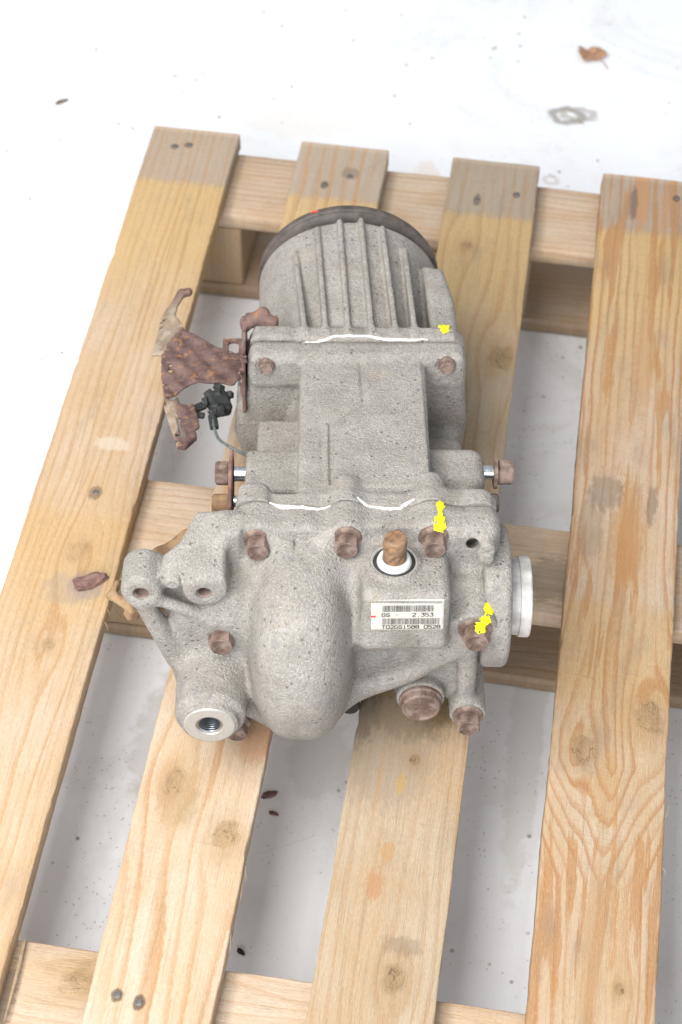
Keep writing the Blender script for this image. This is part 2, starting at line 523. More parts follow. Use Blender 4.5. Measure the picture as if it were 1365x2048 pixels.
DK = (0.10, 0.07, 0.045)
slat_specs = [
    dict(seed=1, kn=0.55, knots=[(0.058, -0.603, 0.0135), (0.056, -0.708, 0.008)], spacing=0.0085, contrast=0.75, base=(0.66, 0.46, 0.27), late=(0.55, 0.33, 0.15),
         pale=(0.70, 0.55, 0.41),
         bands=std_bands([(-0.69, -0.56, (0.05, 0.01), (0.66, 0.45, 0.21), 0.6)]),
         patches=[(0.030, -0.032, 0.006, 0.006, DK, 0.55, 0.5), (0.045, -0.027, 0.006, 0.006, DK, 0.6, 0.5),
                  (0.058, -0.5315, 0.008, 0.010, DK, 0.55, 0.6), (0.060, -0.645, 0.03, 0.02, (0.40, 0.33, 0.27), 0.45, 1.0),
                  (0.075, -0.64, 0.022, 0.018, (0.33, 0.29, 0.28), 0.5, 0.8), (0.06, -0.47, 0.02, 0.01, (0.80, 0.74, 0.62), 0.5, 0.8)]),
    dict(seed=2, tone=(0.71, 0.69, 0.67), knots=[(0.0277, -0.8274, 0.0125), (0.080, -0.8692, 0.0135)], spacing=0.0150, contrast=0.95, base=(0.66, 0.49, 0.32), late=(0.56, 0.33, 0.16),
         pale=(0.72, 0.59, 0.46), bands=std_bands(),
         patches=[(0.022, -1.019, 0.006, 0.007, DK, 0.75, 0.6), (0.040, -1.0224, 0.006, 0.008, DK, 0.8, 0.6),
                  (0.037, -0.068, 0.005, 0.008, DK, 0.7, 0.5), (0.063, -0.045, 0.012, 0.012, (0.27, 0.21, 0.17), 0.6, 0.9),
                  (0.088, -0.775, 0.018, 0.03, (0.58, 0.30, 0.15), 0.6, 0.8), (0.035, -0.845, 0.02, 0.03, (0.46, 0.32, 0.16), 0.4, 1.1)]),
    dict(seed=3, tone=(0.60, 0.59, 0.57), knots=[(0.081, -0.2963, 0.0155), (0.062, -0.9738, 0.013), (0.054, -0.775, 0.006), (0.030, -0.14, 0.0085)], spacing=0.0105, contrast=0.50,  # tone lowered: weaker light on the right, put into the wood colour
         base=(0.62, 0.44, 0.265), late=(0.50, 0.28, 0.12), pale=(0.66, 0.53, 0.38), grey=0.25, bands=std_bands(),
         patches=[(0.040, -0.715, 0.055, 0.050, (0.27, 0.165, 0.065), 0.80, 0.7), (0.005, -0.70, 0.018, 0.08, (0.12, 0.085, 0.05), 0.75, 0.8),
                  (0.03, -0.77, 0.05, 0.07, (0.45, 0.36, 0.27), 0.55, 0.8),
                  (0.034, -0.066, 0.005, 0.012, DK, 0.55, 0.7), (0.0757, -0.051, 0.005, 0.006, DK, 0.7, 0.5),
                  (0.036, -0.895, 0.009, 0.016, (0.60, 0.33, 0.17), 0.8, 1.6), (0.043, -0.865, 0.006, 0.012, (0.62, 0.36, 0.18), 0.7, 1.6),
                  (0.027, -0.80, 0.003, 0.04, (0.62, 0.38, 0.2), 0.5, 1.4), (0.045, -0.80, 0.005, 0.012, (0.66, 0.44, 0.17), 0.7, 1.2),
                  (0.065, -0.945, 0.02, 0.01, (0.24, 0.18, 0.12), 0.4, 1.2), (0.045, -1.02, 0.006, 0.006, DK, 0.6, 0.5)]),
    dict(seed=4, knots=[(0.027, -0.7427, 0.0155), (0.082, -0.7011, 0.0165), (0.070, -0.955, 0.005)], spacing=0.0088, contrast=0.85,
         base=(0.64, 0.45, 0.27), late=(0.50, 0.23, 0.085), pale=(0.69, 0.55, 0.41), cath=(0.050, 0.33, -0.865, -0.755), resin=0.75, grey=0.45, tone=(0.63, 0.605, 0.575),  # tone also carries the right-hand light falloff in the colour
         bands=std_bands([(-0.70, -0.585, (0.04, 0.01), (0.66, 0.43, 0.19), 0.55)]),
         patches=[(0.045, -0.030, 0.010, 0.07, (0.62, 0.33, 0.15), 0.7, 1.0), (0.070, -0.05, 0.006, 0.05, (0.62, 0.34, 0.16), 0.5, 1.0),
                  (0.082, -0.0285, 0.005, 0.006, DK, 0.8, 0.4), (0.036, -0.045, 0.005, 0.035, (0.2, 0.16, 0.13), 0.7, 0.9),
                  (0.052, -0.50, 0.018, 0.075, (0.56, 0.31, 0.13), 0.6, 1.2), (0.030, -0.455, 0.020, 0.03, (0.26, 0.21, 0.16), 0.55, 1.2),
                  (0.074, -0.465, 0.006, 0.03, (0.24, 0.18, 0.13), 0.6, 1.1), (0.060, -0.27, 0.010, 0.10, (0.60, 0.36, 0.17), 0.5, 1.3),
                  (0.050, -0.78, 0.016, 0.040, (0.60, 0.36, 0.15), 0.5, 1.4), (0.047, -0.93, 0.010, 0.12, (0.56, 0.36, 0.20), 0.55, 0.8),
                  (0.018, -0.50, 0.014, 0.05, (0.36, 0.28, 0.21), 0.45, 1.2)]),
    dict(seed=5, knots=[(0.04, -0.35, 0.012)], spacing=0.009, contrast=0.5, bands=std_bands()),
]
XS = [0.0, 0.1683, 0.3392, 0.5066, 0.6750]
slat_labels = ['pale slat with faint straight grain and one round knot', 'pale slat with two knots and wide pink-orange grain lines',
               'grey-brown slat stained dark with oil under the drain plug', 'weathered slat with strong arched grain and orange streaks', None]
for i, (x, sp) in enumerate(zip(XS, slat_specs)):
    m = wood_material('slat_wood', **sp)
    s = obj('slat', board_mesh('slat', PW + (0.0, 0.001, -0.0005, 0.001, 0)[i], 0.0205, LEN, i + 1), m, pallet, (x, 0, DECK), smooth=True)
    if slat_labels[i]:
        s['label'] = slat_labels[i]

m_str = [wood_material('stringer_wood', 11 + i, knots=k, spacing=0.008, contrast=c, base=(0.64, 0.47, 0.31), pale=(0.72, 0.60, 0.48), late=(0.54, 0.34, 0.19), patches=pt, grey=g)
         for i, (k, c, pt, g) in enumerate([
             ([], 0.6, [(0.03, 0.3, 0.02, 0.12, (0.66, 0.40, 0.24), 0.4, 1.2)], 0.15),
             ([], 0.5, [(0.04, -0.50, 0.03, 0.05, (0.22, 0.18, 0.14), 0.5, 1.4)], 0.3),
             ([(0.075, -0.162, 0.021)], 0.55, [(0.05, -0.10, 0.04, 0.010, (0.12, 0.10, 0.08), 0.5, 1.2)], 0.1)])]
m_bot = wood_material('bottom_board_wood', 21, spacing=0.008, contrast=0.5, base=(0.50, 0.36, 0.23), pale=(0.54, 0.43, 0.33), grey=0.3)
m_blk = wood_material('block_wood', 22, spacing=0.006, contrast=0.6, base=(0.56, 0.40, 0.24), pale=(0.60, 0.48, 0.34))
TOPX = 0.773
YST = [(-0.0091, -0.1105), (-0.491, -0.5915), (-0.9766, -1.078)]
for i, (ya, yb) in enumerate(YST):
    w = ya - yb
    # boards built along -y, turned so they run along +x : local x -> world -y... rotation +90 about z
    me = board_mesh('stringer_board', w, 0.0195, TOPX, 31 + i)
    obj('stringer_board', me, m_str[i], pallet, (0, yb, DECK - 0.0208), (0, 0, R(90)), smooth=True)
    me = board_mesh('bottom_board', w, 0.0205, TOPX, 41 + i)
    obj('bottom_board', me, m_bot, pallet, (0, yb, 0.0210), (0, 0, R(90)), smooth=True)
blk_me = None
for (ya, yb) in YST:
    for bx in (0.0, 0.322, 0.655):
        if blk_me is None:
            bm = bmesh.new()
            bmesh.ops.create_cube(bm, size=1)
            for v in bm.verts:
                v.co = Vector(((v.co.x + .5) * 0.118, (v.co.y + .5) * (ya - yb - 0.002) + 0.001, (v.co.z + .5) * 0.0862))
            bmesh.ops.bevel(bm, geom=bm.edges[:], offset=0.0012, segments=2, affect='EDGES')
            o = obj('block', bm, m_blk, pallet, (bx, yb, 0.0212))
            blk_me = o.data
        else:
            obj('block', blk_me, None, pallet, (bx, yb, 0.0212))
# rotate boards: local -y must point to +x, local x to +y
# nails
nail_me = None
nails = [(0.0312, -0.0317), (0.0461, -0.0267), (0.0581, -0.5315), (0.1907, -1.019), (0.2085, -1.0224), (0.2055, -0.0684), (0.231, -0.050), (0.3734, -0.0658), (0.4147, -0.051),
         (0.5887, -0.0285), (0.384, -1.022)]
for (nx, ny) in nails:
    if nail_me is None:
        bm = bmesh.new()
        lathe(bm, [(0.0031, 0), (0.0030, 0.0006), (0.0022, 0.0008), (0.0020, 0.0002), (0.0003, 0.0001)], seg=14)
        o = obj('nail', bm, M_NAIL, pallet, (nx, ny, DECK))
        nail_me = o.data
    else:
        obj('nail', nail_me, None, pallet, (nx, ny, DECK))

# splinters torn from slat arrises
def sliver(p, q, w, mat, parent, name='splinter', bow=0.004):
    bm = bmesh.new()
    p, q = Vector(p), Vector(q)
    n = 10
    prev = None
    side = Vector((1, 0, 0)) * w
    for i in range(n + 1):
        f = i / n
        c = p.lerp(q, f) + Vector((math.sin(f * 3.1) * bow, 0, math.sin(f * 3.1) * bow * .5))
        k = (1 - abs(2 * f - .7) ** 2 * .5) * (1 if 0 < i < n else .15)
        ring = [bm.verts.new(c - side * k), bm.verts.new(c + Vector((0, 0, w * k))), bm.verts.new(c + side * k), bm.verts.new(c - Vector((0, 0, w * k * .6)))]
        if prev:
            for a in range(4):
                bm.faces.new((prev[a], prev[(a + 1) % 4], ring[(a + 1) % 4], ring[a]))
        prev = ring
    return obj(name, bm, mat, parent)


M_SPL = plain("splinter_wood", (0.40, 0.29, 0.18), 0.8, 0, 0.1)
for p, q, w in [((0.104, -0.975, DECK - 0.016), (0.106, -1.05, DECK - 0.014), 0.0012), ((0.0985, -0.660, DECK - 0.002), (0.103, -0.668, DECK), 0.0005),
                ((0.0985, -0.672, DECK - 0.004), (0.105, -0.684, DECK - 0.002), 0.0006), ((0.268, -0.893, DECK - 0.003), (0.272, -0.910, DECK), 0.0007),
                ((0.267, -0.90, DECK - 0.006), (0.270, -0.926, DECK - 0.004), 0.0009), ((0.338, -0.87, DECK - 0.002), (0.334, -0.858, DECK + 0.002), 0.0005),
                ((0.267, -0.95, DECK - 0.003), (0.270, -0.972, DECK - 0.001), 0.0007), ((0.605, -0.80, DECK - 0.003), (0.609, -0.785, DECK), 0.0005),
                ((0.605, -0.84, DECK - 0.003), (0.609, -0.850, DECK - 0.002), 0.0005)]:
    sliver(p, q, w * (.55 if w < .0011 else 1), M_SPL, pallet, bow=0.0007)

# ------------------------------------------------------------------ gear unit frame
PITCH, YAW = R(-6.5), R(8.55)
ORG = Vector((0.3317, -0.6908, DECK + 0.1130))
unit = bpy.data.objects.new('differential_gear_unit', None)
COL.objects.link(unit)
unit.location = ORG
unit.rotation_euler = (PITCH, 0, YAW)
tag(unit, 'grey cast gear unit with rusty bolts, bracket and barcode label, lying on the pallet', 'gear unit')


# ------------------------------------------------------------------ signed distance castings (millimetres, unit frame)
class Field:
    def __init__(s, lo, hi, h):
        s.h = h
        s.lo = np.array(lo, float)
        n = ((np.array(hi) - s.lo) / h).astype(int) + 1
        s.ax = [(s.lo[i] + np.arange(n[i]) * h).astype(np.float32) for i in range(3)]
        s.f = np.full(tuple(n), 30.0, np.float32)

    def _sub(s, bb, pad):
        sl = []
        for i in range(3):
            a = np.searchsorted(s.ax[i], bb[0][i] - pad)
            b = np.searchsorted(s.ax[i], bb[1][i] + pad)
            sl.append(slice(int(a), int(b)))
        g = (s.ax[0][sl[0]][:, None, None], s.ax[1][sl[1]][None, :, None], s.ax[2][sl[2]][None, None, :])
        return tuple(sl), g

    def add(s, prim, k=4.0):
        fn, bb = prim
        sl, g = s._sub(bb, k + 6)
        if any(q.stop <= q.start for q in sl):
            return s
        a, d = s.f[sl], fn(*g)
        if k > 0:
            hh = np.maximum(k - np.abs(a - d), 0) / k
            s.f[sl] = np.minimum(a, d) - hh * hh * k * .25
        else:
            s.f[sl] = np.minimum(a, d)
        return s

    def cut(s, prim, k=2.0):
        fn, bb = prim
        sl, g = s._sub(bb, k + 6)
        a, d = s.f[sl], -fn(*g)
        if k > 0:
            hh = np.maximum(k - np.abs(a - d), 0) / k
            s.f[sl] = np.maximum(a, d) + hh * hh * k * .25
        else:
            s.f[sl] = np.maximum(a, d)
        return s

    def clip(s, axis, lo=None, hi=None):
        sh = [1, 1, 1]
        sh[axis] = -1
        c = s.ax[axis].reshape(sh)
        if lo is not None:
            s.f = np.maximum(s.f, lo - c)
        if hi is not None:
            s.f = np.maximum(s.f, c - hi)
        return s

    def mesh(s, name):
        """Surface nets."""
        f = s.f
        f[0], f[-1] = np.maximum(f[0], .5), np.maximum(f[-1], .5)
        f[:, 0], f[:, -1] = np.maximum(f[:, 0], .5), np.maximum(f[:, -1], .5)
        f[:, :, 0], f[:, :, -1] = np.maximum(f[:, :, 0], .5), np.maximum(f[:, :, -1], .5)
        ins = f < 0
        n = f.shape
        c = np.zeros((n[0] - 1, n[1] - 1, n[2] - 1), np.uint8)
        for dx in (0, 1):
            for dy in (0, 1):
                for dz in (0, 1):
                    c += ins[dx:n[0] - 1 + dx, dy:n[1] - 1 + dy, dz:n[2] - 1 + dz]
        act = (c > 0) & (c < 8)
        I, J, K = np.nonzero(act)
        idx = np.full(act.shape, -1, np.int32)
        idx[I, J, K] = np.arange(len(I))
        acc = np.zeros((len(I), 3))
        cnt = np.zeros(len(I))
        for ax in range(3):
            o1, o2 = [a for a in range(3) if a != ax]
            for u in (0, 1):
                for v in (0, 1):
                    a = [I, J, K]
                    p = [a[0].copy(), a[1].copy(), a[2].copy()]
                    p[o1] = p[o1] + u
                    p[o2] = p[o2] + v
                    q = [x.copy() for x in p]
                    q[ax] = q[ax] + 1
                    fa = f[p[0], p[1], p[2]].astype(float)
                    fb = f[q[0], q[1], q[2]].astype(float)
                    m = (fa < 0) != (fb < 0)
                    t = np.where(m, fa / np.where(m, fa - fb, 1), 0)
                    pos = np.stack([x.astype(float) for x in p], 1)
                    pos[:, ax] += t
                    acc += pos * m[:, None]
                    cnt += m
        V = (acc / cnt[:, None]) * s.h + s.lo
        F = []
        for ax in range(3):
            o1, o2 = (ax + 1) % 3, (ax + 2) % 3
            s0 = [slice(None)] * 3
            s1 = [slice(None)] * 3
            s0[ax] = slice(0, -1)
            s1[ax] = slice(1, None)
            A, B = ins[tuple(s0)], ins[tuple(s1)]
            X = np.nonzero(A != B)
            flip = A[X]
            c0 = list(X)
            ok = (c0[o1] > 0) & (c0[o2] > 0) & (c0[o1] < n[o1] - 1) & (c0[o2] < n[o2] - 1)
            c0 = [x[ok] for x in c0]
            flip = flip[ok]

            def at(du, dv):
                p = [x.copy() for x in c0]
                p[o1] = p[o1] + du
                p[o2] = p[o2] + dv
                return idx[p[0], p[1], p[2]]
            q = np.stack([at(-1, -1), at(0, -1), at(0, 0), at(-1, 0)], 1)
            q[~flip] = q[~flip][:, ::-1]
            F.append(q)
        me = from_arrays(name, V / 1000, np.concatenate(F))
        me.polygons.foreach_set('use_smooth', np.ones(len(me.polygons), bool))
        return me


def _bb(pts, r):
    p = np.array(pts, float)
    return (p.min(0) - r, p.max(0) + r)


def cyl(p0, p1, r, rd=1.5, r2=None):
    p0, p1 = np.array(p0, float), np.array(p1, float)
    ax = p1 - p0
    L = float(np.linalg.norm(ax))
    ax = ax / L
    r2 = r if r2 is None else r2

    def fn(x, y, z):
        dx, dy, dz = x - p0[0], y - p0[1], z - p0[2]
        h = dx * ax[0] + dy * ax[1] + dz * ax[2]
        rr = np.sqrt(np.maximum(dx * dx + dy * dy + dz * dz - h * h, 0))
        rad = r + (r2 - r) * np.clip(h / L, 0, 1)
        a, b = rr - rad + rd, np.abs(h - L / 2) - L / 2 + rd
        return (np.minimum(np.maximum(a, b), 0) + np.sqrt(np.maximum(a, 0) ** 2 + np.maximum(b, 0) ** 2) - rd).astype(np.float32)
    return fn, _bb([p0, p1], max(r, r2))


def cap(p0, p1, r, r2=None):
    p0, p1 = np.array(p0, float), np.array(p1, float)
    ax = p1 - p0
    L2 = float(ax @ ax)
    r2 = r if r2 is None else r2

    def fn(x, y, z):
        dx, dy, dz = x - p0[0], y - p0[1], z - p0[2]
        t = np.clip((dx * ax[0] + dy * ax[1] + dz * ax[2]) / L2, 0, 1)
        return (np.sqrt((dx - t * ax[0]) ** 2 + (dy - t * ax[1]) ** 2 + (dz - t * ax[2]) ** 2) - (r + (r2 - r) * t)).astype(np.float32)
    return fn, _bb([p0, p1], max(r, r2))


def box(lo, hi, rd=3, rot=None):
    lo, hi = np.array(lo, float), np.array(hi, float)
    c, e = (lo + hi) / 2, (hi - lo) / 2
    M = np.array(Euler([R(a) for a in rot]).to_matrix()) if rot else None

    def fn(x, y, z):
        dx, dy, dz = x - c[0], y - c[1], z - c[2]
        if M is not None:
            dx, dy, dz = [dx * M[0, i] + dy * M[1, i] + dz * M[2, i] for i in range(3)]
        a, b, d = np.abs(dx) - e[0] + rd, np.abs(dy) - e[1] + rd, np.abs(dz) - e[2] + rd
        return (np.sqrt(np.maximum(a, 0) ** 2 + np.maximum(b, 0) ** 2 + np.maximum(d, 0) ** 2) + np.minimum(np.maximum(np.maximum(a, b), d), 0) - rd).astype(np.float32)
    ext = np.full(3, np.linalg.norm(e)) if rot else e
    return fn, (c - ext, c + ext)


def poly2(pts, u, v):
    """Signed distance of a 2D polygon."""
    d = None
    s = None
    n = len(pts)
    for i in range(n):
        (ax, ay), (bx, by) = pts[i], pts[(i + 1) % n]
        ex, ey = bx - ax, by - ay
        wx, wy = u - ax, v - ay
        t = np.clip((wx * ex + wy * ey) / (ex * ex + ey * ey), 0, 1)
        dd = (wx - ex * t) ** 2 + (wy - ey * t) ** 2
        d = dd if d is None else np.minimum(d, dd)
        c1, c2, c3 = v >= ay, v < by, ex * wy > ey * wx
        fl = (c1 & c2 & c3) | (~c1 & ~c2 & ~c3)
        s = fl if s is None else s ^ fl
    return np.where(s, -1, 1) * np.sqrt(d)


def prism(pts, axis, lo, hi, rd=2, slope=None, warp=None):
    """Extruded polygon. axis 'y': points are (x, z); axis 'z': points are (x, y). slope=(a,b,c): keep z <= a*x+b*y+c."""
    def fn(x, y, z):
        if axis == 'y':
            d2, w = poly2(pts, x, z), y
        elif axis == 'z':
            d2, w = poly2(pts, x, y), z
            if warp:
                w = z - warp(x, y)
        else:
            d2, w = poly2(pts, y, z), x
        a, b = d2 + rd, np.abs(w - (lo + hi) / 2) - (hi - lo) / 2 + rd
        if slope:
            b = np.maximum(b, (z - slope[0] * x - slope[1] * y - slope[2]) * 0.93 + rd)
        return (np.minimum(np.maximum(a, b), 0) + np.sqrt(np.maximum(a, 0) ** 2 + np.maximum(b, 0) ** 2) - rd).astype(np.float32)
    P = np.array(pts, float)
    l2, h2 = P.min(0), P.max(0)
    ex = 40 if warp else 0
    if axis == 'y':
        return fn, (np.array([l2[0], lo, l2[1]]), np.array([h2[0], hi, h2[1]]))
    if axis == 'z':
        return fn, (np.array([l2[0], l2[1], lo - ex]), np.array([h2[0], h2[1], hi + ex]))
    return fn, (np.array([lo, l2[0], l2[1]]), np.array([hi, h2[0], h2[1]]))


def drum(cx, hw, cy, cz, rad, n=2.7):
    """Bulging drum about an x-parallel axis (superellipse section)."""
    def fn(x, y, z):
        rr = np.sqrt((y - cy) ** 2 + (z - cz) ** 2)
        a, b = np.abs(x - cx) / hw + 1e-4, rr / rad + 1e-4
        q = (a ** n + b ** n) ** (1 / n)
        gr = np.sqrt(((a / q) ** (n - 1) / hw) ** 2 + ((b / q) ** (n - 1) / rad) ** 2)
        return ((q - 1) / gr).astype(np.float32)
    return fn, (np.array([cx - hw, cy - rad, cz - rad]), np.array([cx + hw, cy + rad, cz + rad]))


def wall(p, q, half, z0, zt):
    """Upright fin over the segment p-q in plan, top height running zt[0]..zt[1]."""
    p, q = np.array(p, float), np.array(q, float)
    e = q - p
    L2 = float(e @ e)

    def fn(x, y, z):
        t = np.clip(((x - p[0]) * e[0] + (y - p[1]) * e[1]) / L2, 0, 1)
        d = np.sqrt((x - p[0] - e[0] * t) ** 2 + (y - p[1] - e[1] * t) ** 2) - half
        top = zt[0] + (zt[1] - zt[0]) * t
        rd = half * .7
        a, b = d + rd, np.maximum(z - top, z0 - z) + rd
        return (np.minimum(np.maximum(a, b), 0) + np.sqrt(np.maximum(a, 0) ** 2 + np.maximum(b, 0) ** 2) - rd).astype(np.float32)
    return fn, (np.array([min(p[0], q[0]) - half, min(p[1], q[1]) - half, z0]), np.array([max(p[0], q[0]) + half, max(p[1], q[1]) + half, max(zt)]))


H = 1.25
SEAM = 21.0
FL = [(-98, 82), (-60, 82.5), (104, 84), (110, 78), (112, -30), (97, -52), (60, -82), (0, -104), (-60, -108), (-118, -90), (-130, -70), (-130, 20), (-112, 40), (-103, 62)]
BOLTX = [(-83, 73), (-12, 75), (58, 76)]

# ---- front cover
c = Field((-202, -118, -122), (130, 24, 100), H)
c.add(prism(FL, 'y', -3, SEAM, 3), 0)
for bx, bz in BOLTX:
    c.add(cyl((bx, -7, bz), (bx, SEAM, bz), 15.0, 3), 8)
c.add(drum(-48, 44, -19, -21, 93, 2.65), 32)
c.add(box((-112, -34, -70), (-60, 0, 32), 14), 26)
c.add(box((-104, -25, -60), (-58, 0, 48), 10), 18)
c.add(box((-42, -28, -56), (14, 0, 50), 12), 24)
c.add(box((-92, -12, -60), (0, 0, 52), 8), 14)
c.add(cap((-104, -52, -80), (-70, -58, -90), 8), 14)
# shoulder between the drum and the right-hand block, sloping down to the lower lip
c.add(prism([(-30, 60), (95, 40), (100, -10), (86, -30), (47, -62), (-18, -98), (-40, -100)], 'y', -32, 10, 8), 14)
c.add(prism([(-44, -96), (-20, -86), (47, -48), (88, -12), (84, 8), (47, -26), (-10, -58), (-44, -76)], 'y', -58, -10, 8), 16)
c.add(box((-2, -52, -18), (74, 0, 20), 13), 18)
c.add(box((0, -67, 4), (70, 5, 68), 8, rot=(-3, 0, 0)), 16)
# raised round seat for the breather stub
c.add(cyl((26, -29, 60), (26, -27, 70.5), 21, 2), 5)
# right boss column and corner
c.add(cyl((91.5, -56, 21), (91.5, 12, 30), 18.5, 2.5), 9)
c.add(box((70, -12, 30), (109, 15, 86), 8), 9)
c.add(cyl((99, -22, 74), (99, 10, 74), 8, 3), 6)
c.add(cap((88, -47, 5), (90, -50, -74), 9, 7.5), 9)
c.add(cyl((92, -60, -85), (92, 10, -85), 15.5, 2), 6)
c.add(box((30, -40, -88), (92, 5, -30), 8), 8)
c.add(cyl((52, -52, -74), (52, 0, -74), 20.5, 2), 5)
# left plateau and threaded filler boss
c.add(box((-155, -44, -84), (-92, 5, 24), 14), 16)
c.add(box((-125, -40, 0), (-96, 0, 40), 8), 14)
c.add(cyl((-122, -93, -50), (-122, -10, -50), 29, 5, r2=30), 14)
c.add(cyl((-122, -99, -50), (-122, -85, -50), 23.5, 1.5), 3)
c.add(cyl((-113, -42, -3), (-113, -30, -3), 16, 4), 8)
c.add(cyl((-103, -55, -104), (-103, 0, -104), 10, 2), 6)
# left arm with twin bosses
c.add(prism([(-133, 12), (-100, 14), (-107, -10), (-108, -44), (-128, -44), (-142, -36), (-160, -38), (-158, -24), (-146, -14)], 'z', 44, 90, 6, slope=(0, 0.36, 83)), 6)
c.add(cyl((-175, -47, 50), (-175, -10, 50), 16.5, 5), 6)
c.add(cyl((-125, -47, 51), (-125, 5, 51), 17, 5), 7)
c.add(cyl((-150, -43, 57), (-150, -20, 57), 7, 3), 3)
c.add(prism([(-186, 46), (-168, 36), (-150, -34), (-110, -40), (-100, 40), (-118, 56), (-160, 58)], 'y', -27, -12, 4), 8)
c.add(cap((-176, -40, 36), (-151, -40, -34), 7.5, 10), 8)
c.add(cap((-166, -42, 40), (-120, -40, 14), 5), 7)
c.add(prism([(-112, 86), (-96, 86), (-96, 20), (-108, 20)], 'y', -14, 8, 4), 8)
# hollows and bores
c.cut(cyl((-175, -60, 50), (-175, -32, 50), 6.2, .5), 1.2)
c.cut(cyl((-125, -60, 51), (-125, -32, 51), 6.2, .5), 1.2)
c.cut(cyl((-122, -110, -50), (-122, -70, -50), 10.3, .3), .8)
c.cut(cyl((90, -30, 84), (88, 8, 62), 5.0, .5), 1.5)
c.cut(cap((72, 22, 92), (82, 20, 90), 5.5), 5)
c.cut(cyl((26, -29, 66), (26, -29, 90), 18.5, .3), .6)
for bx, bz in ((-36, 80), (22, 82)):
    c.cut(cap((bx, 40, bz + 13), (bx + 6, 0, bz + 13), 9), 8)
c.add(cyl((100, -24, 66), (100, 0, 66), 6, 2), 2)
c.clip(1, hi=SEAM)
cover_me = c.mesh('front_cover')
cover = obj('front_cover', cover_me, M_CAST, unit)
cover['label'] = 'grey cast front cover with round bulge, twin-boss arm and bolt bosses'

# ---- main housing
SEAM2 = 227.0
g = Field((-124, SEAM - 1, -122), (128, SEAM2 + 2, 100), H)
g.add(prism(FL, 'y', SEAM + .1, 36, 3), 0)
for bx, bz, by in ((-86, 73, 44), (-12, 75, 54), (56, 76, 56)):
    g.add(cyl((bx, SEAM - 4, bz), (bx, by, bz - 1), 15.5, 3, r2=14), 6)
g.add(box((-99, 10, 60), (-76, 42, 88), 4), 5)
g.add(box((60, 10, 60), (104, 40, 87), 6), 6)
g.cut(cap((72, 22, 92), (82, 20, 90), 5.5), 5)
for bx, bz in ((-36, 80), (22, 82)):
    g.cut(cap((bx, 40, bz + 13), (bx + 6, 0, bz + 13), 9), 8)
g.clip(1, lo=SEAM + .1)
g.add(box((-52, 30, -60), (58, 260, 81.2), 5), 5)
g.add(prism([(1, 204), (3.5, 150), (0, 142), (-24, 124), (-26, 118), (-25, 44), (57, 44), (54, 204)], 'z', 70, 82.6, .7), 0)
path = [(1, 203), (3.5, 150), (0.5, 143), (-21, 126), (-25, 120), (-24, 48)]
for a, b in zip(path, path[1:]):
    g.cut(cap((a[0], a[1], 81.9), (b[0], b[1], 81.9), 2.2), .3)
g.cut(cap((-33, 112, 82.0), (-32, 52, 82.0), 1.5), .8)
g.add(cap((-28.5, 118, 80.6), (-28, 50, 80.6), 1.6), 1)
g.add(cyl((-4, 30, -10), (-4, SEAM2, -6), 62, 6), 14)
EAR = [(-98, 76), (-90, 85), (84, 86), (94, 76), (96, 34), (99, 6), (96, -36), (62, -78), (0, -89), (-60, -82), (-106, -40), (-113, -8), (-110, 22), (-100, 44)]
g.add(prism(EAR, 'y', 203, SEAM2 - .8, 8), 6)
g.add(box((-97, 200, 50), (-50, 226, 85.5), 7), 4)
g.add(box((54, 202, 50), (93, 226, 86), 7), 4)
g.add(box((-89, 100, -50), (-40, 172, 40), 5), 4)
g.add(box((50, 118, -60), (92, 180, 14), 8), 5)
g.add(box((-97, 62, -10), (-40, 112, 60), 5), 4)
g.add(box((50, 74, -10), (106, 118, 62), 13), 6)
g.add(box((40, 40, -40), (100, 80, 50), 10), 8)
g.add(box((60, 120, -60), (90, 215, 0), 10), 10)
g.cut(cyl((-82, 190, 77), (-82, 201.5, 77), 9, .5), 1)
g.cut(cyl((77, 190, 78), (77, 203, 78), 9, .5), 1)
g.clip(1, hi=SEAM2 - .8)
house_me = g.mesh('main_housing')
house = obj('main_housing', house_me, M_CAST, unit)
house['label'] = 'grey cast middle housing with flat raised top and side bosses'

# ---- axle side case at the right, behind the cover
g = Field((60, -72, -72), (128, 72, 72), H)
g.add(cyl((99, 0, 0), (122, 0, 0), 60, 6), 0)
g.add(cyl((80, 0, -12), (104, 0, -12), 44, 3), 6)
g.cut(cyl((112, 0, 0), (130, 0, 0), 34, .5), 1)
side_me = g.mesh('axle_case')
side = obj('axle_case', side_me, M_CAST, unit)

# ---- coupling housing with fins
g = Field((-112, SEAM2 - 1, -92), (102, 396, 112), H)
g.add(prism(EAR, 'y', SEAM2 + .8, 247, 5), 0)
g.add(prism([(-97, 228), (-60, 228), (-60, 247), (-94, 247)], 'z', 50, 86, 5), 4)
g.add(cyl((-6.5, 236, -5), (-8, 391, 17), 85, 3, r2=87), 3)
g.add(prism([(66, 240), (90, 242), (88, 300), (80, 345), (60, 350)], 'z', -10, 76, 6), 6)
fins = [((-48, 237), (-58.5, 352)), ((-29.5, 237), (-38.5, 372)), ((-9.5, 237), (-17.5, 376)), ((11.5, 237), (2.5, 378)), ((33, 237), (22.5, 373)), ((50, 237), (43.5, 358))]
for (p, q) in fins:
    def top(pt):
        cyv = (pt[1] - 236) / 155
        return -5 + 22 * cyv + math.sqrt((85 + 2 * cyv) ** 2 - (pt[0] + 7) ** 2)
    zt0, zt1 = max(top(p) + 6.0, 87.0), top(q) + 6.0
    g.add(wall(p, q, 2.5, 40, (zt0, zt1)), 4)
g.clip(1, lo=SEAM2 + .8)
coup_me = g.mesh('coupling_housing')
coup = obj('coupling_housing', coup_me, M_CAST, unit)
coup['label'] = 'grey cast round rear housing with lengthwise cooling fins'


def mm(*a): return tuple(v / 1000 for v in a)


